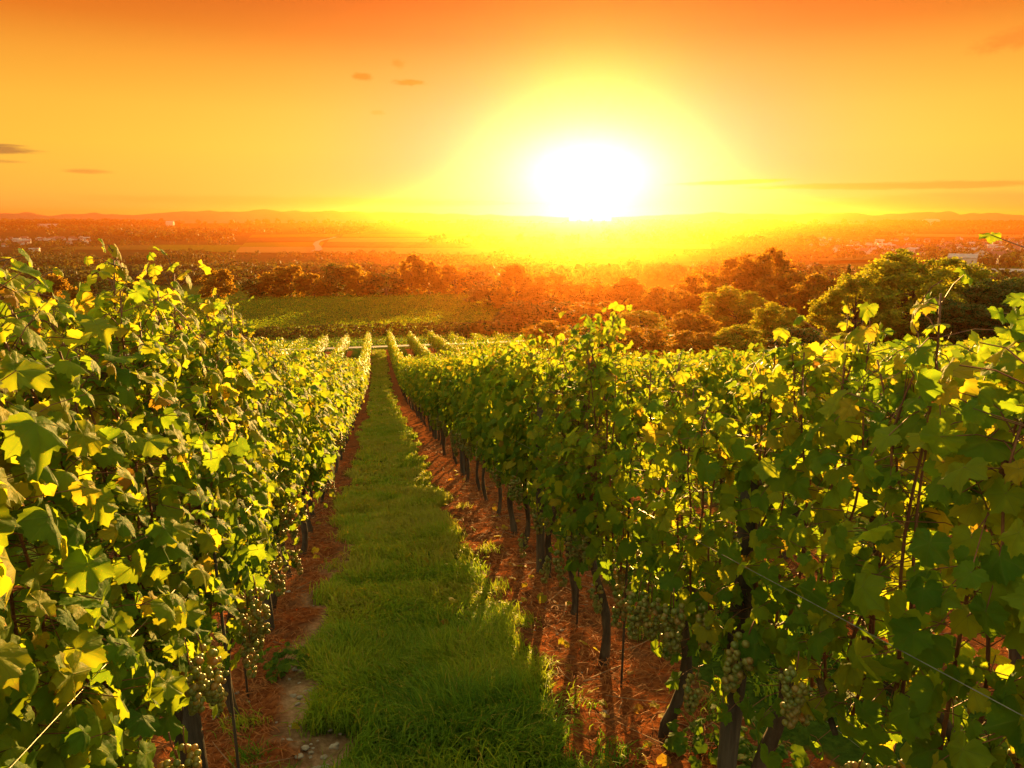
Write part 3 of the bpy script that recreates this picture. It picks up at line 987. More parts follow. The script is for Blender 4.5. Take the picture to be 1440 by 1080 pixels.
# the rest of the vineyard, and the block beyond the road
def mass_vines():
    rng = np.random.default_rng(77)
    P, N, S, A = [], [], [], []

    def strip(p0, p1, per_m, size, height=1.7, half=0.28, tone=1.0):
        p0, p1 = np.array(p0, float), np.array(p1, float)
        L = np.linalg.norm(p1 - p0)
        n = int(L * per_m)
        t = rng.random(n)
        xy = p0 + (p1 - p0) * t[:, None]
        lump = 0.80 + 0.28 * vnoise(xy[:, 0], xy[:, 1], 0.9, 31) + 0.12 * vnoise(xy[:, 0], xy[:, 1], 5, 32)
        d = (p1 - p0) / L
        nn = np.array([-d[1], d[0]])
        side = rng.uniform(-1, 1, n)
        xy = xy + nn * (side * half * lump)[:, None]
        z = gz(xy[:, 0], xy[:, 1]) + (0.45 + (height - 0.45) * rng.random(n) ** 0.75) * lump
        P.append(np.stack([xy[:, 0], xy[:, 1], z], -1))
        nv = np.concatenate([nn[None] * np.sign(side)[:, None] * 0.7, np.full((n, 1), 0.5)], 1) + rng.normal(0, 0.45, (n, 3))
        N.append(nv)
        S.append(size * rng.uniform(0.7, 1.25, n))
        A.append(np.clip(rng.beta(2, 2.6, n) * tone, 0, 0.93))
    for k in range(38):                                   # the block of rows lying across the slope
        y = 114 + k * 2.0
        xl, xr = -75 - k * 0.6, 24 + k * 0.35 - 0.25 * max(0, 6 - k)
        strip((xl, y + 2.0), (xr, y - 2.5), 22 if k < 6 else 15, 0.15 if k < 20 else 0.17, 1.6, 0.20, 0.6)
    for k in range(7, 22):                                # further rows on the right
        strip((ROW_R + SPACING * k, 1.5 + 0.3 * k), (ROW_R + SPACING * k, 33 - 0.3 * (k - 7)), 45, 0.12)
    for k in range(2, 7):
        strip((ROW_R + SPACING * k, 2.0), (ROW_R + SPACING * k, (36, ROW_END, ROW_END - 1, ROW_END - 3, ROW_END - 6)[k - 2] - 0.5), 55, 0.11)
    for k in range(1, 9):
        strip((ROW_L - SPACING * k, 1.0), (ROW_L - SPACING * k, (43.5, 57.5)[k - 1] if k < 3 else ROW_END), 45, 0.12)
    P, N, S, A = np.concatenate(P), np.concatenate(N), np.concatenate(S), np.concatenate(A)
    T = np.tile([0.0, 0.0, -1.0], (len(P), 1)) + rng.normal(0, 0.5, (len(P), 3))
    N = unit(N)
    T = unit(T - N * (T * N).sum(-1, keepdims=True))
    U = np.cross(T, N)
    q = np.array([[-0.62, 0], [0, -0.55], [0.62, 0], [0, 0.75]])
    V = P[:, None] + S[:, None, None] * (q[None, :, 0, None] * U[:, None] + q[None, :, 1, None] * T[:, None])
    n = len(P)
    tag(obj('distant_grapevines', mesh_np('distant_grapevines', V.reshape(-1, 3), [np.arange(n * 4).reshape(-1, 4)], [M_VLEAF_FAR, M_VBLOCK], {'rnd': np.repeat(A, 4)}, False, (V[:, 0, 1] > 100).astype(int))),
        'mass of vine rows in the block beyond the road and on the far slope', 'grapevines', kind='stuff')


mass_vines()


# ------------------------------------------------------------------ posts, stakes and wires
def make_post():
    g = Geo()
    t = np.linspace(0, 1, 8)
    g.tube(np.stack([0.006 * np.sin(t * 6), 0.005 * np.cos(t * 5), -0.3 + 2.0 * t], -1), 0.038 + 0.003 * np.sin(t * 11), 10)
    e = empty('vineyard_post', (0, 0, 0))
    obj('shaft', g.mesh('post_shaft', M_POST), e)
    for z in (0.8, 1.15, 1.5):
        c = Geo()
        c.tube([[0.036, -0.012, z], [0.052, 0, z + 0.004], [0.036, 0.012, z]], 0.003, 5)
        obj('staple', c.mesh('wire_staple', M_STEEL), e)
    return e


post0 = make_post()
first = [True]


def put_post(x, y, lab, grp, tilt=0.0):
    loc = (x, y, float(gz(x, y)) - (0.35 if y < 2.2 else 0.12))
    if first[0]:
        first[0] = False
        o = post0
        o.location = loc
    else:
        o = copy_tree(post0, loc, rng0.uniform(0, 6))
    o.rotation_euler = (tilt, rng0.gauss(0, 0.02), rng0.uniform(0, 6))
    tag(o, lab, 'post', grp)


for k, y in enumerate((2.55, 4.3, 9.2, 14.2, 19.2, 24.2, 34.2, 44.2, 54.2)):
    put_post(ROW_L, y, f'dark wooden trellis post, {ORD[k]} from the front in the row left of the path', 'wooden posts in the row left of the path')
for k, y in enumerate((1.95, 4.9, 9.9, 14.9, 19.9, 24.9, 34.9, 44.9, 54.9)):
    put_post(ROW_R, y, f'dark wooden trellis post, {ORD[k]} from the front in the row right of the path', 'wooden posts in the row right of the path')
for k, y in enumerate((5.0, 10.0, 15.0)):
    put_post(ROW_R + SPACING, y, f'dark wooden post behind the first row, {ORD[k]} in the second row right of the path', 'wooden posts in the second row right of the path')


def stake(x, y, h, lab):
    g = Geo()
    g.tube([[0, 0, -0.2], [0.004, 0.002, h * 0.5], [0.0, 0.004, h]], 0.006, 6)
    o = obj('metal_stake', g.mesh('metal_stake', M_POST), None, (x, y, float(gz(x, y))))
    tag(o, lab, 'stake', 'thin metal stakes beside the vines')


stake(-0.62, 2.45, 1.25, 'thin dark rod standing clear in front of the left row near the soil strip')
stake(-0.76, 3.35, 1.5, 'thin dark rod beside the third vine in the row left of the path')
stake(1.16, 2.9, 1.5, 'thin dark rod between the near vines in the row right of the path')
stake(1.18, 3.75, 1.5, 'thin dark rod just past the second vine of the row right of the path')


def wire(x, dx, z, y0, y1, lab, grp, r=0.0012):
    ys_ = np.arange(y0, y1, 1.25)
    P = np.stack([np.full(len(ys_), x + dx), ys_, gz(0, ys_) + z - 0.015 * np.sin(np.pi * ((ys_ - 0.3) % 5) / 5)], -1)
    g = Geo()
    g.tube(P, r, 4)
    tag(obj('trellis_wire', g.mesh('trellis_wire', M_STEEL)), lab, 'wire', grp)


for x, side in ((ROW_L, 'left'), (ROW_R, 'right')):
    for z, dx, nm in ((0.62, -0.10, 'lowest'), (0.80, 0.05, 'second lowest'), (1.15, 0.17, 'second highest'), (1.50, -0.06, 'highest')):
        s = 1 if side == 'left' else -1
        wire(x, dx * s, z, -0.6 if side == 'left' else 0.8, ROW_END, f'{nm} steel trellis wire strung through the row {side} of the path', f'trellis wires of the row {side} of the path')
wire(ROW_R + SPACING, -0.05, 0.85, 3, ROW_END, 'steel trellis wire low in the second row right of the path', 'trellis wires of the second row right of the path')


# ------------------------------------------------------------------ grass, straw, twigs, stones
def grass_blades():
    rng = np.random.default_rng(5)
    Xs, Ys, Hs, Ws = [], [], [], []

    def scatter(x0, x1, y0, y1, dens, h, w, prob):
        n = int((x1 - x0) * (y1 - y0) * dens)
        x, y = rng.uniform(x0, x1, n), rng.uniform(y0, y1, n)
        # blades gather into tufts of all sizes
        nt = max(4, n // 22)
        cx, cyy = rng.uniform(x0, x1, nt), rng.uniform(y0, y1, nt)
        own = rng.integers(0, nt, n)
        spread = (0.012 + 0.05 * rng.random(nt) ** 2)[own]
        loose = rng.random(n) < 0.35
        x = np.where(loose, x, cx[own] + rng.normal(0, 1, n) * spread)
        y = np.where(loose, y, cyy[own] + rng.normal(0, 1, n) * spread * 1.2)
        worn = np.clip((vnoise(x, y, 0.55, 61) * 0.6 + vnoise(x, y, 0.2, 62) * 0.4 - 0.27) / 0.22, 0.25, 1)
        keep = rng.random(n) < prob(x, y) * worn
        x, y = x[keep], y[keep]
        hh = h * np.where(rng.random(len(x)) < 0.008, 1.5, 1.0) * rng.uniform(0.45, 1.15, len(x)) * (0.55 + 0.8 * vnoise(x, y, 0.28, 23)) * (0.85 + 0.22 * vnoise(x, y, 1.1, 24))
        Xs.append(x); Ys.append(y); Hs.append(hh); Ws.append(np.full(len(x), w))
    aisle = lambda x, y: np.clip(zone_at(x, y)[:, 1], 0, 1) ** 1.3
    scatter(-0.65, 1.1, 1.2, 4.0, 15000, 0.19, 0.0032, aisle)
    scatter(-0.7, 1.1, 4.0, 9.0, 8500, 0.15, 0.0048, aisle)
    scatter(-0.7, 1.1, 9.0, 22, 2600, 0.12, 0.009, aisle)
    scatter(-0.7, 1.1, 22, 69, 500, 0.12, 0.024, aisle)
    scatter(-60, 40, 70.5, 112, 12, 0.16, 0.04, lambda x, y: (np.abs(y - np.interp(x, [-30, -8, 10, 60], [74.2, 73, 73.2, 77])) > 1.5) * 1.0)
    scatter(1.8, 2.9, 2.5, 16, 1300, 0.15, 0.007, aisle)
    scatter(-2.4, -1.2, 1.0, 10, 900, 0.15, 0.007, aisle)
    # lone tufts on the soil at the edges
    tufts = [(0.87, 2.05, 0.10), (0.92, 2.35, 0.10), (0.83, 2.8, 0.12), (0.80, 3.3, 0.11), (0.86, 3.9, 0.10), (0.80, 4.6, 0.12), (0.9, 5.6, 0.1), (-0.40, 3.0, 0.08), (-0.46, 2.55, 0.07), (-0.45, 5.6, 0.10),
             (-0.42, 6.6, 0.1), (-0.5, 8.2, 0.12), (-0.62, 2.75, 0.08), (-0.72, 3.1, 0.09), (0.95, 1.75, 0.12), (0.9, 7.4, 0.1), (-0.15, 2.0, 0.07), (1.5, 2.6, 0.15), (1.6, 3.6, 0.15)]
    for tx, ty, tr in tufts:
        n = 170
        Xs.append(rng.normal(tx, tr * 0.5, n)); Ys.append(rng.normal(ty, tr * 0.6, n)); Hs.append(rng.uniform(0.05, 0.17, n)); Ws.append(np.full(n, 0.0032))
    x, y, h, w = map(np.concatenate, (Xs, Ys, Hs, Ws))
    n = len(x)
    z = gz(x, y) - 0.015 + np.clip((40 - y) / 20, 0, 1) * (vnoise(x, y, 0.5, 5) - 0.5) * 0.05
    base = np.stack([x, y, z], -1)
    ang = 6.28 * vnoise(x, y, 0.35, 25) + rng.normal(0, 0.9, n)
    lean = rng.uniform(0.15, 0.95, n)
    D = np.stack([np.cos(ang), np.sin(ang), np.zeros(n)], -1)
    fa = rng.uniform(0, 6.28, n)
    Wd = np.stack([np.cos(fa), np.sin(fa), np.zeros(n)], -1) * w[:, None]
    up = np.array([0, 0, 1.0])
    p1 = base + h[:, None] * (up * 0.50 + D * (lean * 0.13)[:, None])
    p2 = base + h[:, None] * (up * 0.82 * (1 - 0.18 * lean)[:, None] + D * (lean * 0.46)[:, None])
    p3 = base + h[:, None] * (up * (1.0 - 0.42 * lean)[:, None] + D * (lean * 0.95)[:, None])
    V = np.stack([base - Wd, base + Wd, p1 - Wd * 0.9, p1 + Wd * 0.9, p2 - Wd * 0.6, p2 + Wd * 0.6, p3], 1).reshape(-1, 3)
    k = np.arange(n) * 7
    Q = np.concatenate([np.stack([k, k + 1, k + 3, k + 2], -1), np.stack([k + 2, k + 3, k + 5, k + 4], -1)])
    T = np.stack([k + 4, k + 5, k + 6], -1)
    rnd = np.clip(0.55 * vnoise(x, y, 0.4, 26) + rng.normal(0.08, 0.13, n) + 0.45 * np.clip((y - 2.2) / 3.5, 0, 1) * (y < 69), 0, 0.9)  # yellower down the path: flare glow put into the blade tone
    rnd = np.where(rng.random(n) < 0.05, rng.uniform(0.9, 1, n), rnd)
    rnd = np.where(rng.random(n) < 0.01, 0.98, rnd)
    print('GRASS', n)
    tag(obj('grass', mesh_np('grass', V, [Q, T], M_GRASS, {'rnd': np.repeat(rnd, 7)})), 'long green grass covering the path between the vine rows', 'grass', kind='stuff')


grass_blades()


def litter():
    rng = np.random.default_rng(8)
    # straw and dry stalks on the soil strips
    g = Geo()
    P = []
    for x0, n, y1 in ((ROW_L, 7000, 14), (ROW_R, 9000, 14), (ROW_R + SPACING, 2500, 14)):
        x = x0 + rng.normal(0, 0.26, n)
        y = 1.0 + (y1 - 1.0) * rng.random(n) ** 1.7
        P.append(np.stack([x, y], -1))
    P = np.concatenate(P)
    zz = zone_at(P[:, 0], P[:, 1])
    keep = (zz[:, 1] < 0.5) & (zz[:, 2] < 0.35 + 0.3 * rng.random(len(P)))
    P = P[keep]
    n = len(P)
    z = gz(P[:, 0], P[:, 1]) + rng.uniform(0.01, 0.06, n)
    L = rng.uniform(0.025, 0.11, n)
    a = rng.uniform(0, 6.28, n)
    d = np.stack([np.cos(a) * L, np.sin(a) * L, rng.normal(0, 0.25, n) * L], -1)
    w = np.stack([-np.sin(a), np.cos(a), rng.normal(0, 0.5, n)], -1) * (0.0014 * (1 + 0.12 * P[:, 1]))[:, None]
    c = np.concatenate([P, z[:, None]], -1)
    bow = np.array([0, 0, 1.0]) * (L * rng.uniform(0, 0.25, n))[:, None]
    V = np.stack([c - d / 2 - w, c - d / 2 + w, c + bow - w, c + bow + w, c + d / 2 - w * 0.5, c + d / 2 + w * 0.5], 1).reshape(-1, 3)
    k = np.arange(n) * 6
    Q = np.concatenate([np.stack([k, k + 1, k + 3, k + 2], -1), np.stack([k + 2, k + 3, k + 5, k + 4], -1)])
    tag(obj('straw_litter', mesh_np('straw_litter', V, [Q], M_STRAW)), 'dry reddish straw and stalks strewn on the soil under the vines', 'straw', kind='stuff')
    # pruned canes
    g = Geo()
    for k in range(230):
        x0 = rng.choice([ROW_L, ROW_R, ROW_R, ROW_R + SPACING])
        x, y = x0 + rng.normal(0, 0.24), 1.2 + 8 * rng.random() ** 1.6
        if zone_at(np.array([x]), np.array([y]))[0, 1] > 0.5:
            continue
        L = rng.uniform(0.08, 0.42)
        a = rng.uniform(0, 6.28)
        t = np.linspace(-0.5, 0.5, 6)
        cv = rng.normal(0, 0.16)
        px, py = x + L * (t * math.cos(a) - cv * t * t * math.sin(a)), y + L * (t * math.sin(a) + cv * t * t * math.cos(a))
        g.tube(np.stack([px, py, gz(px, py) + 0.045 + rng.uniform(-0.01, 0.03) + rng.normal(0, 0.12) * L * t], -1), np.linspace(0.0042, 0.0022, 6) * rng.uniform(0.6, 1.1), 5)
    tag(obj('pruned_twigs', g.mesh('pruned_twigs', M_TWIG)), 'pruned twigs scattered on the red soil under the vines', 'twigs', kind='stuff')
    g = Geo()
    for k in range(420):
        if rng.random() < 0.45:
            x, y = rng.uniform(-0.6, -0.15), 1.3 + 4 * rng.random()
        else:
            x, y = rng.choice([ROW_L, ROW_R]) + rng.normal(0, 0.25), 1.3 + 6 * rng.random()
        if zone_at(np.array([x]), np.array([y]))[0, 1] > 0.4:
            continue
        s = rng.uniform(0.004, 0.014) * (1.8 if rng.random() < 0.06 else 1)
        g.add(ICO_V * np.array([s * 1.3, s, s * 0.6]) * (1 + 0.22 * rng.normal(size=(len(ICO_V), 1))) + np.array([x, y, float(gz(x, y)) + 0.012]), ICO_F)
    tag(obj('gravel', g.mesh('gravel', M_STONE)), 'small stones scattered on the bare soil beside the path', 'stones', kind='stuff')
    # fallen leaves
    n = 150
    x = rng.choice([ROW_L + 0.2, ROW_R - 0.15, ROW_R], n) + rng.normal(0, 0.2, n)
    y = 1.3 + 9 * rng.random(n) ** 1.4
    x[:30], y[:30] = rng.uniform(-0.2, 0.75, 30), 1.4 + 7 * rng.random(30)
    P = np.stack([x, y, gz(x, y) + np.where(np.arange(n) < 30, 0.075, 0.055)], -1)
    V, F, A, luv = leaves_mesh_data(P, np.array([0, 0, 1.0]) + rng.normal(0, 0.35, (n, 3)), rng.normal(0, 1, (n, 3)), rng.uniform(0.025, 0.055, n), rng.uniform(0.85, 1.0, n), 1, rng)
    tag(obj('fallen_leaves', mesh_np('fallen_leaves', V, [F], M_VLEAF, {'rnd': A, 'luv': luv})), 'yellowed vine leaves fallen on the soil', 'leaves', kind='stuff')


litter()


def weed(x, y, seed, lab, s=1.0):
    rng = np.random.default_rng(seed)
    n = 46
    a = rng.uniform(0, 6.28, n)
    r = rng.uniform(0.02, 0.13, n) * s
    P = np.stack([r * np.cos(a), r * np.sin(a), rng.uniform(0.03, 0.14, n) * s], -1)
    Tt = np.stack([np.cos(a), np.sin(a), rng.uniform(-0.3, 0.3, n)], -1)
    V, F, A, luv = leaves_mesh_data(P, np.array([0, 0, 1.0]) + rng.normal(0, 0.3, (n, 3)), Tt, rng.uniform(0.018, 0.034, n) * s, rng.uniform(0, 0.3, n), 1, rng)
    e = empty('weed_plant', (x, y, float(gz(x, y)) + 0.02))
    obj('leaves', mesh_np('weed_leaves', V, [F], M_VLEAF, {'rnd': A, 'luv': luv}), e)
    g = Geo()
    for k in range(0, n, 3):
        g.tube([[0, 0, -0.05], P[k] * np.array([0.5, 0.5, 0.7]), P[k]], 0.0018, 3)
    obj('stem', g.mesh('weed_stem', M_GRASS), e)
    tag(e, lab, 'weed')


weed(1.30, 2.25, 1, 'low grey-green weed on the red soil behind the nearest right post', 1.3)
weed(1.44, 2.05, 2, 'broad low weed beside the thick trunk at the lower right', 1.5)
weed(-0.62, 3.62, 3, 'small green weed under the left row beside a wooden post', 1.1)


# ------------------------------------------------------------------ trees
def tree_meshes(seed, n_leaf, leaf, mat, blobs=26, shape='round', lumps=1.0):
    """unit-sized tree: height 1, crown radius about 0.5 (scaled when placed)"""
    rng = np.random.default_rng(seed)
    C, Rr = [], []
    for k in range(blobs):                     # big boughs filling a dome, lower ones first
        a = rng.uniform(0, 6.28)
        f = (k + rng.random()) / blobs
        if shape == 'round':
            z = 0.16 + 0.68 * f
            w = 0.38 * math.sqrt(max(0.02, 1 - ((z - 0.40) / 0.50) ** 2))
        elif shape == 'column':
            z = 0.08 + 0.86 * f
            w = 0.16 * (1.12 - f)
        else:                                  # broad and bushy down to the ground
            z = 0.06 + 0.78 * f
            w = 0.40 * math.sqrt(max(0.01, 1 - ((z - 0.22) / 0.66) ** 2))
        rr = w * math.sqrt(rng.uniform(0.3, 1))
        C.append([rr * math.cos(a), rr * math.sin(a), z * rng.uniform(0.93, 1.06)])
        Rr.append(rng.uniform(0.10, 0.19) * (0.45 if shape == 'column' else 1.0))
    C, Rr = np.array(C), np.array(Rr)
    nsub = 11
    bi = np.repeat(np.arange(blobs), nsub)     # sprays set on each bough
    sd = unit(rng.normal(size=(blobs * nsub, 3)) + np.array([0, 0, 0.35]))
    SC = C[bi] + sd * (Rr[bi] * rng.uniform(0.45, 1.08, len(bi)))[:, None]
    SR = Rr[bi] * rng.uniform(0.22, 0.50, len(bi))
    pick = rng.choice(len(SC), n_leaf, p=SR ** 1.6 / (SR ** 1.6).sum())
    d = unit(rng.normal(size=(n_leaf, 3)) + np.array([0, 0, 0.2]))
    rad = SR[pick] * (1 - 0.7 * rng.random(n_leaf) ** 1.6) * (1 + 0.16 * rng.normal(size=n_leaf))
    P = SC[pick] + d * rad[:, None] * np.array([1, 1, 0.8])
    # stray twigs past the outline
    st = rng.random(n_leaf) < 0.05
    P[st] += d[st] * rng.uniform(0.0, 0.06, st.sum())[:, None]
    P[:, 2] = np.maximum(P[:, 2], 0.01)
    N = unit(d * 0.6 + rng.normal(0, 0.7, (n_leaf, 3)))
    T = unit(np.cross(N, rng.normal(size=(n_leaf, 3))))
    U = np.cross(T, N)
    S = leaf * rng.uniform(0.6, 1.35, n_leaf)
    q = np.array([[-0.5, 0], [0, -0.75], [0.5, 0], [0, 0.75]])
    V = P[:, None] + S[:, None, None] * (q[None, :, 0, None] * U[:, None] + q[None, :, 1, None] * T[:, None])
    tone = np.clip(rng.random(blobs)[bi[pick]] * 0.35 + rng.random(len(SC))[pick] * 0.35 + rng.random(n_leaf) * 0.3, 0, 1)
    crown = mesh_np('crown', V.reshape(-1, 3), [np.arange(n_leaf * 4).reshape(-1, 4)], mat, {'rnd': np.repeat(tone, 4)}, False)
    g = Geo()
    t = np.linspace(0, 1, 8)
    htop = 0.86 if shape == 'column' else 0.6
    stem = np.stack([0.02 * np.sin(t * 4 + seed), 0.02 * np.cos(t * 3 + seed) - 0.02, -0.03 + htop * t], -1)
    g.tube(stem, 0.028 * (1 - 0.75 * t), 8)
    for k in range(0, blobs, 2):
        s = stem[rng.integers(2, 7)]
        e = C[k]
        m = (s + e) / 2 + np.array([0, 0, -0.02])
        g.tube([s, m, e], [0.012, 0.008, 0.003], 5)
    return crown, g.mesh('trunk', M_TBARK)


KIND = {
    'bushy': [tree_meshes(1, 26000, 0.020, M_TREE_A, 40, 'bush'), tree_meshes(2, 26000, 0.020, M_TREE_A, 44, 'bush')],
    'darkbush': [tree_meshes(3, 22000, 0.022, M_TREE_B, 38, 'bush'), tree_meshes(4, 22000, 0.022, M_TREE_B, 40, 'bush')],
    'glow_tinted': [tree_meshes(5, 20000, 0.022, M_TREE_C, 36, 'bush'), tree_meshes(6, 20000, 0.022, M_TREE_C, 36, 'round')],
    'round': [tree_meshes(7, 9000, 0.034, M_TREE_B, 28, 'round'), tree_meshes(8, 9000, 0.034, M_TREE_B, 26, 'round'), tree_meshes(9, 9000, 0.034, M_TREE_C, 26, 'round')],
    'low': [tree_meshes(10, 7000, 0.038, M_TREE_B, 24, 'bush'), tree_meshes(11, 7000, 0.038, M_TREE_C, 24, 'bush')],
    'column': [tree_meshes(12, 3000, 0.032, M_TREE_B, 22, 'column'), tree_meshes(13, 3000, 0.032, M_TREE_B, 22, 'column')],
}
tree_n = [0]


def tree(kind, px, top, y, wpx, lab, name='tree', group=None, cat='tree'):
    """a tree rooted y metres down the slope, showing its top at pixel (px, top) and wpx wide"""
    p = at(px, top, y)
    base = float(gz(p[0], y))
    h = max(1.0, p[2] - base)
    h *= 1.0
    fwd = (p[0] * math.sin(R(YAW)) + y * math.cos(R(YAW)))
    w = wpx / FPX * fwd
    tree_n[0] += 1
    cr, tr = KIND[kind][tree_n[0] % len(KIND[kind])]
    e = empty(name, (p[0], y, base), (tree_n[0] * 2.39) % 6.28, (w * 1.06, w * 1.06, h * 1.03))
    obj('crown', cr, e)
    obj('trunk', tr, e)
    tag(e, lab, cat, group)
    return e


# the trees on the right, nearest first
tree('bushy', 1290, 352, 60, 175, 'large rounded olive-green tree, tallest of those at the right', 'broadleaf_tree')
tree('bushy', 1215, 384, 57, 120, 'golden-edged bushy tree leaning out left of the tallest right tree', 'broadleaf_tree')
tree('bushy', 1350, 368, 64, 125, 'olive bushy tree filling in right of the tallest tree', 'broadleaf_tree')
tree('darkbush', 1400, 396, 56, 120, 'dark green bushy tree near the right edge of the view', 'broadleaf_tree')
tree('darkbush', 1470, 388, 58, 130, 'dark tree cut off by the right edge of the view', 'broadleaf_tree')
tree('darkbush', 1350, 425, 52, 110, 'low dark tree in front of the tallest right tree', 'broadleaf_tree')
tree('darkbush', 1430, 440, 48, 110, 'low dark bush under the trees at the right edge', 'bush', cat='bush')
tree('bushy', 1100, 428, 58, 80, 'light green bush standing in front of the brown trees', 'bush', cat='bush')
tree('bushy', 1195, 470, 46, 90, 'low leafy bush under the golden-edged tree', 'bush', cat='bush')
tree('glow_tinted', 1160, 388, 80, 110, 'brown-green tree with a level top left of the olive trees', 'broadleaf_tree')
tree('column', 1195, 373, 92, 24, 'narrow dark conifer poking up left of the tallest tree', 'conifer_tree')
tree('glow_tinted', 1085, 352, 112, 90, 'tall orange-lit tree with an uneven top right of the sun', 'broadleaf_tree')
tree('glow_tinted', 1040, 362, 116, 80, 'orange-lit tree joined to the left of the tall orange-lit one', 'broadleaf_tree')
tree('glow_tinted', 1110, 385, 96, 100, 'orange-lit tree in front of the tall orange-lit one', 'broadleaf_tree')
tree('glow_tinted', 990, 385, 112, 90, 'hazy orange tree to the lower right of the sun', 'broadleaf_tree')
tree('bushy', 1040, 405, 82, 100, 'greenish round bush in front of the orange-lit trees', 'broadleaf_tree')
tree('glow_tinted', 975, 440, 66, 80, 'rounded glowing bush just over the vine tops', 'bush', cat='bush')
tree('glow_tinted', 935, 405, 104, 95, 'hazy tree straight below the right side of the sun', 'broadleaf_tree')
tree('bushy', 900, 438, 74, 95, 'low glowing bush below the sun', 'bush', cat='bush')
tree('glow_tinted', 880, 392, 122, 90, 'hazy orange tree straight below the sun', 'broadleaf_tree')
tree('glow_tinted', 830, 398, 130, 85, 'hazy tree a little left below the sun', 'broadleaf_tree')
tree('glow_tinted', 845, 425, 96, 100, 'broad hazy bush below the sun behind the vine tops', 'bush', cat='bush')
tree('glow_tinted', 775, 385, 140, 85, 'hazy tree left of the sun with a rounded top', 'broadleaf_tree')
tree('glow_tinted', 725, 372, 150, 75, 'tall hazy tree at the right end of the vine block', 'broadleaf_tree')
tree('darkbush', 785, 425, 104, 90, 'dark bush in the haze right of the vine block', 'bush', cat='bush')
tree('darkbush', 730, 425, 112, 80, 'dark bush against the right end of the vine block', 'bush', cat='bush')
tree('darkbush', 690, 395, 160, 70, 'dark tree at the far right corner of the vine block', 'broadleaf_tree')
tree('low', 652, 458, 90, 26, 'small round bush by the road, left of a pair', 'bush', cat='bush')
tree('low', 668, 455, 92, 34, 'small round bush by the road, right of a pair', 'bush', cat='bush')
tree('low', 700, 452, 96, 40, 'small bush by the road below the hazy trees', 'bush', cat='bush')
for k, (px, tp, y, w, kd) in enumerate(((770, 452, 60, 75, 'glow_tinted'), (835, 458, 56, 80, 'bushy'), (905, 462, 52, 85, 'glow_tinted'), (975, 466, 49, 80, 'glow_tinted'), (1045, 458, 47, 90, 'bushy'), (1120, 462, 45, 95, 'darkbush'), (1185, 478, 43, 80, 'bushy'))):
    tree(kd, px, tp, y, w, f'low bush just over the right vine row, {ORD[k]} from the left of seven', 'bush', 'low bushes behind the right vine rows', 'bush')
# the line of trees behind the block of vines
for k, (px, tp, y, w, lab) in enumerate((
        (66, 386, 200, 40, 'dark round tree at the left end of the line behind the vine block'), (112, 397, 198, 26, 'low dark tree, left of a pair behind the vine block'),
        (134, 393, 200, 36, 'dark tree, right of a pair behind the vine block'), (303, 379, 202, 40, 'dark round tree standing alone right of the tall vine shoot'),
        (352, 391, 203, 32, 'low tree right of the lone round tree behind the vine block'), (385, 383, 204, 40, 'dark tree beside the tallest of the middle trees'),
        (408, 374, 206, 48, 'tall dark tree in the middle of the line behind the vine block'), (440, 385, 204, 40, 'dark tree just right of the tall middle tree'),
        (470, 370, 208, 40, 'dark broad tree in the line behind the vine block, straight above the row end'), (503, 374, 206, 46, 'dark tree over the far end of the path'),
        (540, 382, 204, 50, 'low dark tree right of the far end of the path'), (577, 357, 210, 34, 'tall dark tree with a pointed top in the line behind the vine block'),
        (602, 366, 208, 40, 'dark tree just right of the pointed one'), (640, 372, 204, 52, 'dark rounded tree near the right end of the line'), (672, 380, 200, 44, 'last dark tree at the right end of the line'),
        (20, 398, 199, 40, 'low tree at the left edge behind the vine leaves'), (170, 398, 198, 40, 'low tree hidden behind the tall vine shoot'))):
    tree(('low', 'round')[k % 3 == 0], px, tp, y, w * 1.25, lab, 'broadleaf_tree', 'trees in the line behind the vine block')
for k in range(14):
    tree('column', 222 + k * 5.2, 357.5 + (k * 37 % 5) * 0.5, 520 + k % 3, 8, 'slender dark poplar in the straight plantation beyond the vine block', 'poplar_tree', 'poplars in the straight plantation')


def shaded_row_front():  # dark leaf strip painting the shaded face of the block's front vine row
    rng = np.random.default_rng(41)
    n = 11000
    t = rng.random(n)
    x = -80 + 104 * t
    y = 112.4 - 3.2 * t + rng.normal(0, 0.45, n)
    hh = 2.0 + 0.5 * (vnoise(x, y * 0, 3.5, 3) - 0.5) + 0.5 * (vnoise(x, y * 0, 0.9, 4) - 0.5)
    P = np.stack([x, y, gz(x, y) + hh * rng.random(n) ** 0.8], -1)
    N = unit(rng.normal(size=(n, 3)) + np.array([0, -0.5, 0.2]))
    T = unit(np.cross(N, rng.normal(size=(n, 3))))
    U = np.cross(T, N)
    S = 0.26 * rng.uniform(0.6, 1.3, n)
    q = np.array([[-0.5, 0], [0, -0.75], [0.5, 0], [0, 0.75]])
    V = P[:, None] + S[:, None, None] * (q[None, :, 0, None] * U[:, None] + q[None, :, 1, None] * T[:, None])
    o = obj('shaded_row_front', mesh_np('shaded_row_front', V.reshape(-1, 3), [np.arange(n * 4).reshape(-1, 4)], M_WOODLAND, {'rnd': np.repeat(rng.random(n) * 0.6, 4)}, False))
    tag(o, 'long dark leaf strip painted as the shaded front of the vine block beyond the road', 'shaded_row_front')


shaded_row_front()

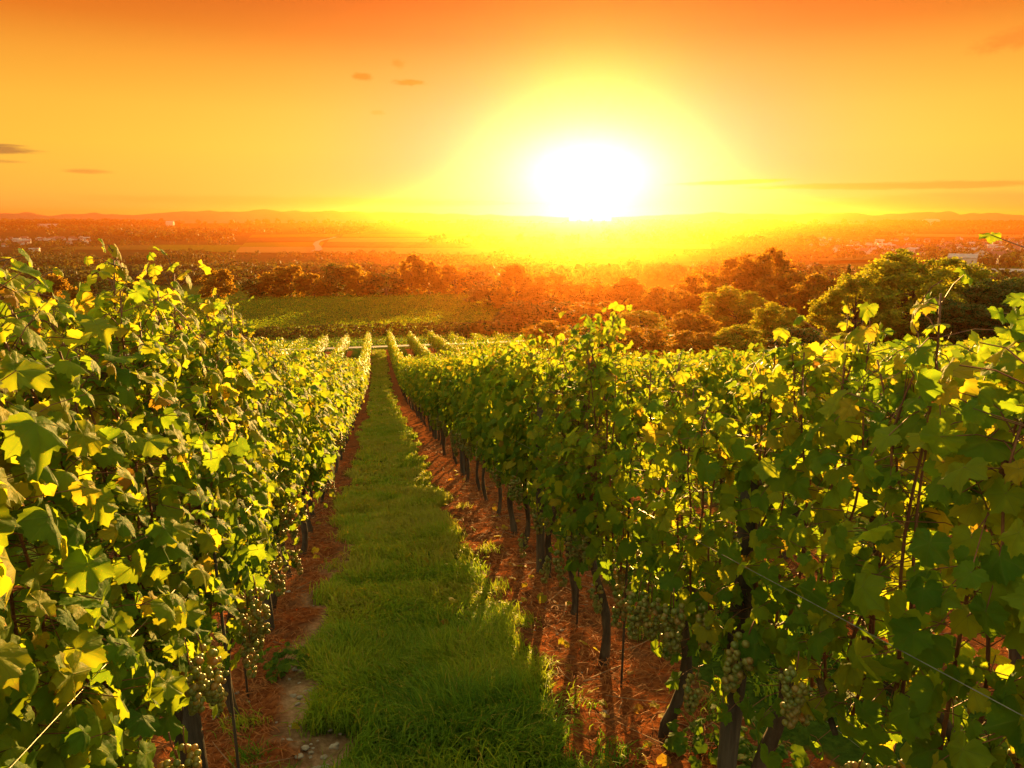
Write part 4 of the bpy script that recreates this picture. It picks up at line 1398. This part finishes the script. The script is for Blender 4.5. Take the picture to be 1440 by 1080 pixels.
# ------------------------------------------------------------------ woods far off and the villages
def woods(name, pts, blob_r, quads, leaf, seed, lab, mat):
    """many tree crowns that read as one mass"""
    rng = np.random.default_rng(seed)
    C = np.array([p for p in pts])
    n = len(C)
    rr = blob_r * rng.uniform(0.6, 1.3, n)
    pick = np.repeat(np.arange(n), quads)
    d = unit(rng.normal(size=(n * quads, 3)) + np.array([0, 0, 0.5]))
    P = C[pick] + d * rr[pick][:, None] * rng.uniform(0.75, 1.05, (n * quads, 1))
    P[:, 2] += rr[pick] * 0.6
    N = unit(d + rng.normal(0, 0.5, P.shape))
    T = unit(np.cross(N, rng.normal(size=P.shape)))
    U = np.cross(T, N)
    S = leaf * rng.uniform(0.6, 1.3, len(P)) * (rr[pick] / blob_r)
    q = np.array([[-0.6, 0], [0, -0.7], [0.6, 0], [0, 0.7]])
    V = P[:, None] + S[:, None, None] * (q[None, :, 0, None] * U[:, None] + q[None, :, 1, None] * T[:, None])
    tone = np.clip(rng.random(n)[pick] * 0.75 + rng.random(len(P)) * 0.25, 0, 1)
    tag(obj(name, mesh_np(name, V.reshape(-1, 3), [np.arange(len(P) * 4).reshape(-1, 4)], mat, {'rnd': np.repeat(tone, 4)}, False)), lab, 'woodland', kind='stuff')


def scatter_px(regions, seed):
    rng = np.random.default_rng(seed)
    out = []
    for x0, x1, y0, y1, n in regions:
        k = 0
        while k < n:
            p = on_ground(rng.uniform(x0, x1), rng.uniform(y0, y1))
            sc = 18 + p[1] * 0.035
            if vnoise(p[0] / 2.2, p[1], sc, 51) * 0.6 + vnoise(p[0] / 2.0, p[1], sc * 3.3, 52) * 0.6 < 0.48 + 0.22 * rng.random():
                if rng.random() > 0.06:
                    continue
            out.append(p)
            k += 1
    return out


woods('orchard_woodland', scatter_px([(-60, 330, 361, 378, 420), (180, 720, 360, 392, 520), (-60, 700, 388, 403, 330), (-60, 130, 378, 396, 70), (20, 110, 352, 362, 40), (225, 300, 356, 372, 110), (700, 1130, 352, 395, 380), (1100, 1480, 386, 412, 120), (1000, 1180, 345, 375, 70)], 1), 3.2, 40, 1.2, 2,
      'scrub and small trees covering the valley floor beyond the vine block', M_WOODLAND)
woods('village_trees', scatter_px([(1140, 1480, 334, 380, 420), (-60, 140, 334, 348, 110), (130, 330, 338, 346, 60), (940, 1150, 338, 352, 80)], 3), 4.0, 30, 1.8, 4,
      'dark garden trees among the village houses', M_WOODLAND)
woods('far_woodland', scatter_px([(-100, 230, 318, 334, 520), (230, 520, 317, 330, 330), (180, 330, 330, 339, 130), (520, 1500, 317, 326, 420), (600, 1150, 326, 345, 200), (1150, 1480, 322, 333, 200)], 5), 8, 18, 4.5, 6,
      'belts of forest across the plain', M_WOODLAND)
woods('horizon_forest', scatter_px([(-160, 700, 314.5, 319, 1500), (700, 1540, 314.5, 318, 1100)], 7), 13, 14, 9, 8, 'dark forest along the foot of the hills', M_WOODLAND)


def house_meshes(w, d, h, rh, roofmat):
    g = Geo()
    g.box((0, 0, h / 2 - 0.5), (w, d, h + 1))
    g.add([[-w / 2, -d / 2, h], [-w / 2, d / 2, h], [-w / 2, 0, h + rh], [w / 2, -d / 2, h], [w / 2, d / 2, h], [w / 2, 0, h + rh]], [[0, 2, 1], [3, 4, 5]])
    wall = g.mesh('house_wall', M_PLASTER, False)
    g = Geo()
    o = 0.5
    for s in (-1, 1):
        g.add([[-w / 2 - o, s * (d / 2 + o), h - o * rh / (d / 2) + 0.05], [w / 2 + o, s * (d / 2 + o), h - o * rh / (d / 2) + 0.05], [w / 2 + o, 0, h + rh + 0.05], [-w / 2 - o, 0, h + rh + 0.05],
               [-w / 2 - o, s * (d / 2 + o), h - o * rh / (d / 2) + 0.3], [w / 2 + o, s * (d / 2 + o), h - o * rh / (d / 2) + 0.3], [w / 2 + o, 0, h + rh + 0.3], [-w / 2 - o, 0, h + rh + 0.3]],
              None, [[0, 1, 2, 3], [4, 7, 6, 5], [0, 4, 5, 1], [1, 5, 6, 2], [3, 7, 4, 0]])
    roof = g.mesh('house_roof', roofmat, False)
    g = Geo()
    g.box((w * 0.25, d * 0.12, h + rh * 0.9), (0.9, 0.9, 1.8))
    chim = g.mesh('house_chimney', M_PLASTER, False)
    wins = []
    nw = max(2, int(w / 4))
    for k in range(nw):
        for zz in ([1.6] if h < 4.5 else [1.6, 4.3]):
            g = Geo()
            g.box((-w / 2 + (k + 0.5) * w / nw, -d / 2 - 0.03, zz), (1.3, 0.12, 1.4))
            wins.append(g.mesh('house_window', M_PANE, False))
    return wall, roof, chim, wins


HOUSE = []
for w, d, h, rh, rm in ((11, 9, 5.5, 4, M_ROOF), (14, 9, 5.8, 3.6, M_ROOF), (9, 8, 4, 3.8, M_ROOF), (18, 12, 7, 2.4, M_GREYROOF)):
    wall, roof, chim, wins = house_meshes(w, d, h, rh, rm)
    e = empty('house', (0, 0, 0))
    obj('wall', wall, e)
    r_ = obj('roof', roof, e)
    obj('chimney', chim, r_)
    for q in wins:
        obj('window', q, e)
    HOUSE.append(e)
hused = set()
rngh = random.Random(4)


def house(k, px, py, lab, grp, s=1.0):
    p = on_ground(px, py)
    rz = math.atan2(-p[0], p[1]) + rngh.choice([0, math.pi / 2, 0.4, -0.5]) + rngh.gauss(0, 0.15)
    loc = (p[0], p[1], p[2])
    if k not in hused:
        hused.add(k)
        o = HOUSE[k]
        o.location, o.rotation_euler, o.scale = loc, (0, 0, rz), (s, s, s)
    else:
        o = copy_tree(HOUSE[k], loc, rz, s)
    tag(o, lab, 'house', grp)


for k in range(46):
    house(rngh.choice([0, 1, 2, 3]), rngh.uniform(-4, 134), 336.5 + abs(rngh.gauss(0, 1)) * 3.2, 'tiny pale house in the village at the left edge of the plain', 'houses of the left village', rngh.uniform(0.5, 0.75))
for k in range(110):
    x = 1130 + 310 * rngh.random() ** 0.7
    yy = rngh.uniform(337, 352 + (x - 1130) / 310 * 22)
    house(rngh.choice([0, 0, 1, 2, 3]), x, yy, 'small pale house among trees in the village on the right', 'houses of the right village', rngh.uniform(0.5, 0.75))
for px, py, lab in ((1378, 367, 'long pale building lowest in the village on the right'), (1352, 375, 'pale house at the lower edge of the village on the right, above the green field')):
    house(3, px, py, lab, 'houses of the right village', 0.8)


def hall(px, py, w, d, h, lab, rz=0.0):
    p = on_ground(px, py)
    wall, roof, chim, wins = house_meshes(w, d, h, h * 0.22, M_GREYROOF)
    e = empty('hall', p, rz)
    obj('wall', wall, e)
    obj('roof', roof, e)
    for q in wins:
        obj('window', q, e)
    tag(e, lab, 'hall')


hall(49, 354.5, 11, 9, 4, 'grey barn alone in the fields below the left village', 0.2)
hall(1392, 391.5, 22, 14, 3, 'long flat pale shed at the right beyond the green field', -0.5)
hall(1205, 351, 24, 12, 4.5, 'large pale building left of the right village', -0.4)
hall(1243, 348, 17, 11, 4.5, 'pale building beside the large one left of the right village', -0.5)
hall(70, 320, 70, 30, 11, 'pale factory far off on the dark plain at left')
hall(240, 320, 26, 26, 20, 'pale tower block far off on the dark plain')
hall(1308, 317.5, 70, 36, 26, 'pale works far off below the right hills')

# ------------------------------------------------------------------ the air
g = Geo()
g.box((0, 3150, 4.5), (12800, 7000, 111))
hz = obj('haze', g.mesh('haze', [], False))
hm, hn = new_mat('haze')
pv = hn.n('ShaderNodeVolumePrincipled', inp={'Color': (1.0, 0.29, 0.045, 1), 'Density': 0.00016, 'Anisotropy': 0.89})
pv.inputs['Density Attribute'].default_value = ''
hn.link(pv.outputs[0], hn.n('ShaderNodeOutputMaterial').inputs['Volume'])
hm.cycles.homogeneous_volume = True
hz.data.materials.clear()
hz.data.materials.append(hm)
tag(hz, 'warm evening haze over the plain', 'haze', kind='stuff')
